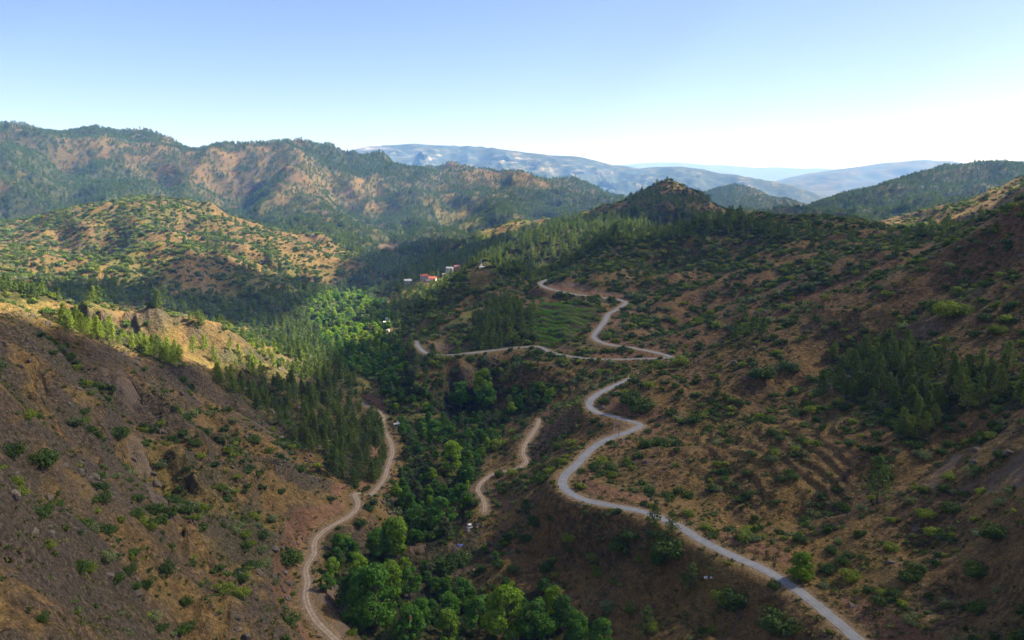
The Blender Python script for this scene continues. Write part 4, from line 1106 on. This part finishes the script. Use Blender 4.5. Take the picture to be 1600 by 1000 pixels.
ORD = ['', 'second', 'third', 'fourth', 'fifth', 'sixth', 'seventh', 'eighth', 'ninth', 'tenth', 'eleventh', 'twelfth', 'thirteenth', 'fourteenth', 'fifteenth', 'sixteenth', 'seventeenth', 'eighteenth', 'nineteenth', 'twentieth'] + [a + b for a in ('twenty', 'thirty', 'forty', 'fifty', 'sixty') for b in ('', '-first', '-second', '-third', '-fourth', '-fifth', '-sixth', '-seventh', '-eighth', '-ninth')]
def name_them(us, vs, looks, noun):
    cells = {}
    for i, (u, v) in enumerate(zip(us, vs)):
        d = np.hypot(LM[:, 0] - u, (LM[:, 1] - v) * 1.3); k = int(np.argmin(d))
        dx, dy = u - LM[k, 0], (v - LM[k, 1]) * 1.3
        side = ('beyond' if dy < 0 else 'below') if abs(dy) > abs(dx) else ('east of' if dx > 0 else 'west of')
        side = {'east of': 'to the right of', 'west of': 'to the left of', 'beyond': 'above', 'below': 'below'}[side]
        cells.setdefault((looks[i], k, side), []).append((d[k], i))
    out = [None] * len(us)
    for (look, k, side), lst in cells.items():
        lst.sort()
        for r_, (_, i) in enumerate(lst):
            place = {'above': 'above', 'below': 'below', 'to the right of': 'right of', 'to the left of': 'left of'}[side]
            s = '%s %s %s %s' % (look, noun, place, LANDMARKS[k][2])
            if len(lst) > 1: s += ', closest' if r_ == 0 else ', %s out' % ORD[r_]
            out[i] = s
    return out
def empty(name, p, scale, rz):
    o = bpy.data.objects.new(name, None); COL.objects.link(o)
    o.empty_display_size = 0.5
    o.location = p; o.scale = scale; o.rotation_euler = (0, 0, rz)
    return o
def child(name, me, parent):
    o = bpy.data.objects.new(name, me); COL.objects.link(o); o.parent = parent; return o
def size_word(s, a, b): return 'small' if s < a else ('tall' if s > b else 'mid-sized')
plooks = ['%s %s' % (size_word(p[3], 6.2, 9.3), ('dark green', 'olive green', 'sunlit yellow green')[int(p[4])]) for p in pines]
for p, lb in zip(pines, name_them(pu, pvv, plooks, 'pine')):
    k = int(p[5] * 3) % 3; s = p[3] / 10.0
    t = empty('pine_tree', (p[0], p[1], p[2] + CAMZ - 0.15), (s * (0.9 + 0.3 * p[5]), s * (0.9 + 0.3 * p[5]), s), p[5] * 37)
    t.rotation_euler = (rnd.gauss(0, .045), rnd.gauss(0, .045), p[5] * 37)
    child('crown', pine_crowns[k][int(p[4])], t); child('trunk', pine_trunks[k], t)
    tag(t, lb, 'pine tree', 'pines on the valley sides')
blooks = ['%s %s' % ('big' if p[3] > 9.5 else ('small' if p[3] < 5.6 else 'round'), ('deep green', 'bright green', 'dull olive')[int(p[4])]) for p in broads]
for p, lb in zip(broads, name_them(bu, bv, blooks, 'leafy tree')):
    k = int(p[5] * 3) % 3; s = p[3] / 10.0
    t = empty('broadleaf_tree', (p[0], p[1], p[2] + CAMZ - 0.15), (s, s * (0.9 + 0.2 * p[5]), s), p[5] * 41)
    child('crown', broad_crowns[k][int(p[4])], t); child('trunk', broad_trunks[k], t)
    tag(t, lb, 'leafy tree', 'leafy trees along the stream')
slooks = ['%s %s' % ('wide' if p[3] > 3.6 else ('little' if p[3] < 2.2 else 'rounded'), ('dark green', 'yellow green', 'grey green')[int(p[4])]) for p in bushes]
for p, lb in zip(bushes, name_them(su, sv, slooks, 'bush')):
    k = int(p[5] * 3) % 3; s = p[3] / 2.0
    o = bpy.data.objects.new('bush', bush_meshes[k][int(p[4])]); COL.objects.link(o)
    o.location = (p[0], p[1], p[2] + CAMZ - 0.1 * s); o.scale = (s, s * (0.85 + 0.3 * p[5]), s * (0.8 + 0.35 * ((p[5] * 7) % 1))); o.rotation_euler = (0, 0, p[5] * 29)
    tag(o, lb, 'bush', 'bushes dotted over the slopes')

def as_scatter(name, arr, unit, meshes, label, zs=0.1, tilt=0.05):
    rs = RS(len(arr) % 1000 + 5)
    n_ = len(arr); s = arr[:, 3] / unit
    P = np.stack([arr[:, 0], arr[:, 1], arr[:, 2] + CAMZ - zs * s], axis=1)
    S = np.stack([s * rs.uniform(.75, 1.3, n_), s * rs.uniform(.75, 1.3, n_), s * rs.uniform(.75, 1.25, n_)], axis=1)
    T = np.stack([rs.normal(size=n_) * tilt, rs.normal(size=n_) * tilt, rs.uniform(0, 6.28, n_)], axis=1)
    kk = np.zeros(n_, int)
    m_ = len(meshes)
    if name == 'pine_wood': kk = np.where(arr[:, 4] > 1.5, 3, np.where(arr[:, 4] > 0.5, 2, rs.randint(0, 2, n_)))
    elif name == 'broadleaf_wood': kk = np.where(arr[:, 4] > 1.5, 3, np.where(arr[:, 4] > 0.5, 2, rs.randint(0, 2, n_)))
    elif name == 'scrub': kk = np.where(arr[:, 4] < 0.5, rs.randint(0, 3, n_), np.where(arr[:, 4] < 1.5, 3, 4))
    else: kk = rs.randint(0, m_, n_)
    return scatter(name, P, S, T, kk, meshes, label)
as_scatter('pine_wood', pines_rest, 10.0, far_set('pine'), 'pine woods covering the slopes in the middle distance')
as_scatter('broadleaf_wood', broads_rest, 10.0, far_set('broad'), 'mass of leafy trees filling the valley floor')
as_scatter('scrub', bushes_rest, 2.0, far_set('bush'), 'dark green scrub scattered thickly over the slopes')
# the farthest woods
x, y, z, rs = sample(330000, 1700, 3900, 5)
c, D, HW = field_at(x, y, z)
per = math.radians(82) / 2 * (3900 ** 2 - 1700 ** 2) / 330000
k = rs.rand(len(x)) < (c['pine'] / 42.0 + c['bush'] / 130.0) * per
arr = np.stack([x[k], y[k], z[k], 8.5 * rs.uniform(.6, 1.3, k.sum()), rs.rand(k.sum()), rs.rand(k.sum())], axis=1)
print('FAR', len(arr))
as_scatter('far_wood', arr, 10.0, far_set('vfar'), 'pine woods on the high ridge at the back')
# low heath on the near slopes
x, y, z, rs = sample(95000, 88, 470, 6)
c, D, HW = field_at(x, y, z)
dens_ = np.clip(0.35 + 0.9 * fbm(x, y, 24.0, 3, 260), 0.03, 1) * (1 - c['broad']) * (1 - c['bare'] * 0.97) * (D - HW > 0.8) * np.where(x < 0, 0.75, 1.0)
k = rs.rand(len(x)) < dens_
arr = np.stack([x[k], y[k], z[k], 0.5 + 1.5 * rs.rand(k.sum()) ** 2, rs.rand(k.sum()), rs.rand(k.sum())], axis=1)
print('HEATH', len(arr))
as_scatter('heath', arr, 2.0, far_set('heath'), 'low dry tufts and cushions over the stony ground', 0.05)

# loose rocks and small outcrops on the stony ribs
m_rock, n, l, bs = mat('outcrop_stone')
l.new(ramp(n, l, noise(n, l, geo(n), 0.9, 6, 0.7), [(0.32, (0.040, 0.032, 0.026)), (0.5, (0.095, 0.074, 0.058)), (0.7, (0.19, 0.152, 0.115))]), bs.inputs['Base Color']); bs.inputs['Roughness'].default_value = 0.95
rock_meshes = []
for s_ in range(4):
    bm = bmesh.new(); bmesh.ops.create_icosphere(bm, subdivisions=2, radius=1.0); r_ = random.Random(s_)
    cuts = [Vector((r_.gauss(0, 1), r_.gauss(0, 1), r_.gauss(0, 1))).normalized() for _ in range(9)]; lim = [0.45 + 0.35 * r_.random() for _ in cuts]
    for v_ in bm.verts:
        for cdir, cl in zip(cuts, lim):
            dd_ = v_.co.dot(cdir)
            if dd_ > cl: v_.co -= cdir * (dd_ - cl)
        v_.co *= 1 + 0.08 * r_.random()
    me = bpy.data.meshes.new('rocks'); bm.to_mesh(me); bm.free(); me.materials.append(m_rock); rock_meshes.append(me)
x, y, z, rs = sample(60000, 88, 520, 8)
c, D, HW = field_at(x, y, z)
dn = np.clip(2.2 * (fbm(x, y, 20.0, 4, 270) - 0.08), 0, 1) * np.where(x < -10, 1.0, 0.22) * (1 - c['broad']) * (D - HW > 0.7)
k = rs.rand(len(x)) < dn
arr = np.stack([x[k], y[k], z[k], 0.35 + 2.2 * rs.rand(k.sum()) ** 3.5, rs.rand(k.sum()), rs.rand(k.sum())], axis=1)
print('ROCKS', len(arr))
as_scatter('rocks', arr, 1.6, rock_meshes, 'grey brown stones and small outcrops strewn over the ribs', 0.15, 0.5)

# ------------------------------------------------------------------ buildings, monument, posts and small things
def plain(name, col, rough=0.8, var=0.12, scale=1.2):
    m, n, l, bs = mat(name)
    f = noise(n, l, geo(n), scale, 4, 0.6)
    a = tuple(max(0, c * (1 - var)) for c in col); b = tuple(min(1, c * (1 + var)) for c in col)
    l.new(ramp(n, l, f, [(0.35, a), (0.65, b)]), bs.inputs['Base Color']); bs.inputs['Roughness'].default_value = rough
    return m
m_wall = plain('white_render', (0.55, 0.53, 0.49)); m_cream = plain('cream_render', (0.50, 0.40, 0.26)); m_stone = plain('stone_wall', (0.30, 0.25, 0.20), 0.9, 0.35, 3.0)
m_tile = plain('red_roof_tiles', (0.40, 0.085, 0.05), 0.85, 0.3, 2.5); m_pink = plain('faded_roof_tiles', (0.50, 0.22, 0.17), 0.85, 0.2, 2.5); m_grey = plain('grey_roof', (0.33, 0.34, 0.37)); m_glass = plain('window_glass', (0.035, 0.045, 0.055), 0.2)
m_wood = plain('dark_wood', (0.10, 0.065, 0.04)); m_white = plain('white_paint', (0.62, 0.62, 0.60), 0.6, 0.05); m_tank = plain('pale_blue_metal', (0.28, 0.38, 0.46), 0.5); m_blue = plain('blue_tarpaulin', (0.04, 0.07, 0.30), 0.5, 0.3, 4.0); m_pole = plain('weathered_pole', (0.16, 0.12, 0.09))
def bm_box(bm, c, s, rz=0.0, taper=0.0):
    x, y, z = c; a, b, h = s[0] / 2, s[1] / 2, s[2] / 2
    vs = []
    for sz in (-1, 1):
        k = 1 - taper if sz > 0 else 1
        for sx_, sy_ in ((-1, -1), (1, -1), (1, 1), (-1, 1)):
            px, py = sx_ * a * k, sy_ * b * k
            vs.append(bm.verts.new((x + px * math.cos(rz) - py * math.sin(rz), y + px * math.sin(rz) + py * math.cos(rz), z + sz * h)))
    for f in ((3, 2, 1, 0), (4, 5, 6, 7), (0, 1, 5, 4), (1, 2, 6, 5), (2, 3, 7, 6), (3, 0, 4, 7)): bm.faces.new([vs[i] for i in f])
def bm_poly(bm, pts, faces):
    vs = [bm.verts.new(p) for p in pts]
    for f in faces: bm.faces.new([vs[i] for i in f])
def bm_cyl(bm, base, r0, r1, h, seg=12):
    lo = [bm.verts.new((base[0] + math.cos(2 * math.pi * k / seg) * r0, base[1] + math.sin(2 * math.pi * k / seg) * r0, base[2])) for k in range(seg)]
    hi_ = [bm.verts.new((base[0] + math.cos(2 * math.pi * k / seg) * r1, base[1] + math.sin(2 * math.pi * k / seg) * r1, base[2] + h)) for k in range(seg)]
    for k in range(seg): bm.faces.new([lo[k], lo[(k + 1) % seg], hi_[(k + 1) % seg], hi_[k]])
    bm.faces.new(lo[::-1]); bm.faces.new(hi_)
def from_bm(name, bm, m, parent=None):
    me = bpy.data.meshes.new(name); bm.to_mesh(me); bm.free(); me.materials.append(m)
    o = bpy.data.objects.new(name, me); COL.objects.link(o)
    if parent: o.parent = parent
    return o
def house(name, p, L, W, Hh, rz, wall, roof, kind, label, cat='house', group=None, storeys=1, porch=False):
    t = empty(name, (p[0], p[1], p[2] + CAMZ), (1, 1, 1), rz)
    bm = bmesh.new(); bm_box(bm, (0, 0, (Hh - 3.0) / 2), (L, W, Hh + 3.0)); wl = from_bm('wall', bm, wall, t)
    bm = bmesh.new(); o_ = 0.45; rh = W * 0.28
    if kind == 'hip':
        r = max(0.5, L / 2 - W / 2)
        bm_poly(bm, [(-L/2-o_, -W/2-o_, Hh), (L/2+o_, -W/2-o_, Hh), (L/2+o_, W/2+o_, Hh), (-L/2-o_, W/2+o_, Hh), (-r, 0, Hh + rh), (r, 0, Hh + rh)], [(0, 1, 5, 4), (1, 2, 5), (2, 3, 4, 5), (3, 0, 4), (3, 2, 1, 0)])
    elif kind == 'gable':
        bm_poly(bm, [(-L/2-o_, -W/2-o_, Hh), (L/2+o_, -W/2-o_, Hh), (L/2+o_, W/2+o_, Hh), (-L/2-o_, W/2+o_, Hh), (-L/2-o_, 0, Hh + rh), (L/2+o_, 0, Hh + rh)], [(0, 1, 5, 4), (1, 2, 5), (2, 3, 4, 5), (3, 0, 4), (3, 2, 1, 0)])
    else:
        bm_box(bm, (0, 0, Hh + 0.16), (L + 0.5, W + 0.5, 0.3)); bm_box(bm, (L * 0.2, W * 0.1, Hh + 0.75), (1.4, 1.2, 0.85))
    rf = from_bm('roof', bm, roof, t)
    if kind != 'flat':
        bm = bmesh.new(); bm_box(bm, (L * 0.22, W * 0.12, Hh + rh), (0.7, 0.6, 1.3)); from_bm('chimney', bm, wall, rf)
    n_ = max(2, int(L / 3.2))
    for side in (-1, 1):
        for st in range(storeys):
            for k in range(n_):
                xx = -L / 2 + (k + 0.5) * L / n_; zz_ = 1.5 + st * 2.9
                if side < 0 and st == 0 and k == n_ // 2:
                    bm = bmesh.new(); bm_box(bm, (xx, side * (W / 2 + 0.03), 1.05), (1.0, 0.1, 2.1)); dr = from_bm('door', bm, m_wood, t)
                    bm = bmesh.new(); bm_box(bm, (xx + 0.35, side * (W / 2 + 0.1), 1.05), (0.08, 0.06, 0.2)); from_bm('handle', bm, m_grey, dr)
                    continue
                bm = bmesh.new(); bm_box(bm, (xx, side * (W / 2 + 0.02), zz_), (1.15, 0.08, 1.25)); wn = from_bm('window', bm, m_wood, t)
                bm = bmesh.new(); bm_box(bm, (xx, side * (W / 2 + 0.06), zz_), (0.95, 0.05, 1.05)); from_bm('pane', bm, m_glass, wn)
    if porch:
        bm = bmesh.new(); bm_box(bm, (0, -W / 2 - 1.3, 2.55), (L * 0.8, 2.3, 0.18))
        for k in (-1, 0, 1): bm_box(bm, (k * L * 0.37, -W / 2 - 2.3, 1.2), (0.22, 0.22, 2.52))
        from_bm('porch', bm, roof, t)
    tag(t, label, cat, group)
    return t
def P1(u, v): return MARKS[(u, v)]
house('house', P1(664,437), 13, 7.5, 5.8, 0.25, m_wall, m_tile, 'hip', 'long white house with a red hipped roof, larger of the close pair', group='village houses', storeys=2)
house('house', P1(676,439), 10.5, 7, 4.2, -0.2, m_wall, m_tile, 'gable', 'white house with red gabled roof, lower of the close pair by the spur', group='village houses', porch=True)
house('annex', P1(669,441), 5.5, 4, 2.8, 0.1, m_wall, m_grey, 'flat', 'small white flat roofed annex below the red roofed houses', 'outbuilding')
house('house', P1(637,443), 10, 7, 4.2, 0.15, m_wall, m_wall, 'gable', 'white house with a pale roof standing alone among dark trees', group='village houses')
house('house', P1(703,425), 9, 6, 5.6, -0.3, m_wall, m_grey, 'gable', 'white two storey house with a grey roof close behind the spur', group='village houses', storeys=2)
house('house', P1(714,420), 7.5, 6, 3.6, 0.3, m_pink, m_pink, 'gable', 'low reddish house half hidden by the spur', group='village houses')
house('shed', P1(693,431), 4, 3, 2.6, 0.0, m_white, m_white, 'flat', 'little white shed between the village houses', 'shed')
house('house', P1(537,467), 12, 8, 4.0, 0.5, m_stone, m_pink, 'hip', 'stone house with faded pink roof above sunlit trees', group='village houses')
house('house', P1(571,497), 9, 5, 3.2, 0.1, m_cream, m_cream, 'flat', 'long cream flat roofed house in sunlit trees', group='village houses', porch=True)
house('house', P1(604,511), 5.5, 4.5, 5.0, 0.2, m_cream, m_wall, 'flat', 'cream two storey house at the foot of the spur', group='village houses', storeys=2)
house('shed', P1(606,519), 2.4, 2, 1.8, -0.2, m_white, m_white, 'flat', 'white shed just below the cream two storey house', 'shed')
house('shed', P1(620,667), 2.6, 2.0, 1.9, 0.3, m_white, m_grey, 'gable', 'small pale roofed shed at the wood edge by the double-rutted track', 'shed')
house('shed', P1(733,829), 1.6, 1.2, 1.3, 0.7, m_white, m_white, 'flat', 'tiny white hut at the end of the narrow path', 'shed')
# water tank by the cream house
p = P1(604,504); t = empty('water_tank', (p[0], p[1], p[2] + CAMZ), (1, 1, 1), 0)
bm = bmesh.new(); bm_cyl(bm, (0, 0, 2.4), 1.5, 1.5, 2.4, 20); from_bm('tank', bm, m_tank, t)
bm = bmesh.new(); bm_cyl(bm, (0, 0, 4.8), 1.6, 0.2, 0.7, 20); from_bm('lid', bm, m_tank, t)
for sx_, sy_ in ((-1, -1), (1, -1), (1, 1), (-1, 1)):
    bm = bmesh.new(); bm_box(bm, (sx_ * 1.2, sy_ * 1.2, 0.8), (0.25, 0.25, 3.2)); from_bm('leg', bm, m_grey, t)
tag(t, 'round pale blue water tank on legs above the cream two storey house', 'water tank')
# white monument on the spur
p = P1(752,417); t = empty('monument', (p[0], p[1], p[2] + CAMZ), (1, 1, 1), 0.2)
bm = bmesh.new(); bm_box(bm, (0.6, 0, -0.6), (5.2, 4.0, 2.2)); from_bm('platform', bm, m_white, t)
bm = bmesh.new(); bm_box(bm, (0, 0, 1.4), (2.0, 2.0, 1.8), 0, 0.25); from_bm('plinth', bm, m_white, t)
bm = bmesh.new(); bm_box(bm, (0, 0, 5.0), (0.5, 0.5, 5.6), 0, 0.3); from_bm('shaft', bm, m_white, t)
bm = bmesh.new(); bm_box(bm, (0, 0, 6.3), (1.9, 0.3, 0.36)); from_bm('crossbar', bm, m_white, t)
tag(t, 'slender white cross monument on a white platform on the bare spur top', 'monument')
# roadside posts
for i, (u, v, lb) in enumerate(((1104, 846, 'white roadside post, uphill end of the three'), (1109, 849, 'shorter white roadside post between two others'), (1115, 852, 'white roadside post, downhill end of the three'))):
    q = P1(u, v); h_ = 0.9 if i == 1 else 1.35
    t = empty('roadside_post', (q[0], q[1], q[2] + CAMZ), (1, 1, 1), 0.3 * i)
    bm = bmesh.new(); bm_box(bm, (0, 0, h_ / 2 - 0.1), (0.16, 0.12, h_ + 0.2), 0, 0.15); from_bm('shaft', bm, m_white, t)
    bm = bmesh.new(); bm_box(bm, (0, 0, h_ - 0.12), (0.18, 0.14, 0.14)); from_bm('band', bm, m_tile, t)
    tag(t, lb, 'marker post', 'posts beside the tarred road')
# poles
for u, v, h_, lb in ((967, 681, 6.5, 'thin wooden pole standing on the ochre road shoulder'), (824, 560, 6.5, 'thin pole below the branch road'), (727, 562, 6.0, 'short pole at the field edge under the branch road')):
    q = P1(u, v); t = empty('utility_pole', (q[0], q[1], q[2] + CAMZ), (1, 1, 1), 0.6)
    bm = bmesh.new(); bm_cyl(bm, (0, 0, -0.5), 0.15, 0.10, h_ + 0.5, 8); from_bm('pole', bm, m_pole, t)
    bm = bmesh.new(); bm_box(bm, (0, 0, h_ - 0.5), (1.3, 0.12, 0.12)); from_bm('crossarm', bm, m_pole, t)
    tag(t, lb, 'utility pole', 'wooden poles')
# tarpaulin and white boulders
q = P1(716, 853); bm = bmesh.new(); rs = RS(9)
vs = [[bm.verts.new((i * 0.5 - 2.2, j * 0.45 - 0.9, 0.55 * math.exp(-((i - 4.4) / 3.2) ** 2 - ((j - 2) / 1.6) ** 2) + 0.12 * rs.rand())) for j in range(5)] for i in range(10)]
for i in range(9):
    for j in range(4): bm.faces.new([vs[i][j], vs[i + 1][j], vs[i + 1][j + 1], vs[i][j + 1]])
bot = [[bm.verts.new((v_.co.x, v_.co.y, -0.4)) for v_ in row] for row in vs]
rim = [(i, 0) for i in range(10)] + [(9, j) for j in range(1, 5)] + [(i, 4) for i in range(8, -1, -1)] + [(0, j) for j in range(3, 0, -1)]
for k in range(len(rim)):
    (a, b), (c_, d_) = rim[k], rim[(k + 1) % len(rim)]; bm.faces.new([vs[c_][d_], vs[a][b], bot[a][b], bot[c_][d_]])
o = from_bm('tarpaulin', bm, m_blue); o.location = (q[0], q[1], q[2] + CAMZ + 0.1); tag(o, 'crumpled blue tarpaulin on bare ground above the bright bush', 'tarpaulin')
for u, v, s, lb, m in ((728, 867, 0.8, 'white boulder at the edge of the small bare yard', m_white), (1103, 903, 0.9, 'white boulder on the slope under the road, bigger of the two', m_white), (1111, 903, 0.6, 'small white stone beside the white boulder under the road', m_white)):
    q = P1(u, v); bm = bmesh.new(); bmesh.ops.create_icosphere(bm, subdivisions=2, radius=s * 0.6)
    for v_ in bm.verts:
        k = 1 + 0.35 * math.sin(v_.co.x * 5 + s) * math.cos(v_.co.y * 4) + 0.15 * rs.rand(); v_.co = Vector((v_.co.x * k * 1.3, v_.co.y * k, v_.co.z * k * 0.7))
    o = from_bm('boulder', bm, m); o.location = (q[0], q[1], q[2] + CAMZ + 0.1); tag(o, lb, 'boulder', 'white stones')
# vineyard: one row per terrace
m_vine = foliage('vine_leaves', (0.060, 0.150, 0.012), (0.140, 0.290, 0.022), 0.35)
rows = [((846,473),(900,476),(938,481)), ((843,478),(895,482),(934,487)), ((840,483),(890,487),(930,493)), ((838,489),(885,493),(926,499)), ((837,495),(880,499),(921,505)), ((836,501),(876,505),(915,511)), ((835,507),(870,511),(908,517)),
        ((835,513),(866,517),(900,522)), ((836,519),(862,523),(890,527)), ((837,525),(858,529),(880,533)), ((840,532),(856,535),(872,538)), ((842,538),(852,540),(864,543))]
names = ['topmost', 'second', 'third', 'fourth', 'fifth', 'sixth', 'seventh', 'eighth', 'ninth', 'tenth', 'eleventh', 'lowest']
for k, row in enumerate(rows):
    W = march(row, ground, 300, 900, 1200)
    cs, rs_, ks = [], [], []
    for i in range(2):
        a, b = W[i], W[i + 1]; n_ = max(3, int(np.linalg.norm(b - a) / 0.9))
        for j in range(n_):
            q = a + (b - a) * j / n_; 
            if rnd.random() < 0.1: continue
            cs.append((q[0] + rnd.uniform(-.3, .3), q[1] + rnd.uniform(-.3, .3), float(ground(q[0], q[1])[0]) + CAMZ + 0.95)); rs_.append(1.0 + 0.4 * rnd.random()); ks.append(34)
    V, Fc = clumps(RS(70 + k), cs, rs_, ks, 0.22, 0.85)
    o = bpy.data.objects.new('vine_row', crown_mesh('vine_row', V, Fc, m_vine)); COL.objects.link(o)
    tag(o, '%s green vine row on the terraces under the upper road%s' % (names[k], '' if k in (0, 11) else ', counting down'), 'vine row', 'rows of vines on the terraces')

# ------------------------------------------------------------------ haze
HZ_D = 0.75e-4
hv = bpy.data.materials.new('haze_air'); hv.use_nodes = True
hn = hv.node_tree.nodes; hn.remove(hn['Principled BSDF'])
pv = hn.new('ShaderNodeVolumePrincipled')
pv.inputs['Color'].default_value = (0.19, 0.43, 1.0, 1)
pv.inputs['Absorption Color'].default_value = (1, 1, 1, 1)
pv.inputs['Density'].default_value = HZ_D
pv.inputs['Anisotropy'].default_value = 0.0
hv.node_tree.links.new(pv.outputs[0], hn['Material Output'].inputs['Volume'])
LOZ, HIZ = -262.0 + CAMZ, 345.0 + CAMZ
LOZ = float(GZ.min()) + CAMZ - 2.0; HIZ = float(GZ.max()) + CAMZ + 20.0
X = 61000.0
hb = bpy.data.meshes.new('haze')
hb.from_pydata([(-X, -X, LOZ), (X, -X, LOZ), (X, X, LOZ), (-X, X, LOZ), (-X, -X, HIZ), (X, -X, HIZ), (X, X, HIZ), (-X, X, HIZ)], [],
               [(3, 2, 1, 0), (4, 5, 6, 7), (0, 1, 5, 4), (1, 2, 6, 5), (2, 3, 7, 6), (3, 0, 4, 7)])
hb.materials.append(hv)
hz = bpy.data.objects.new('haze', hb); COL.objects.link(hz)
tag(hz, None, None, None, 'stuff')
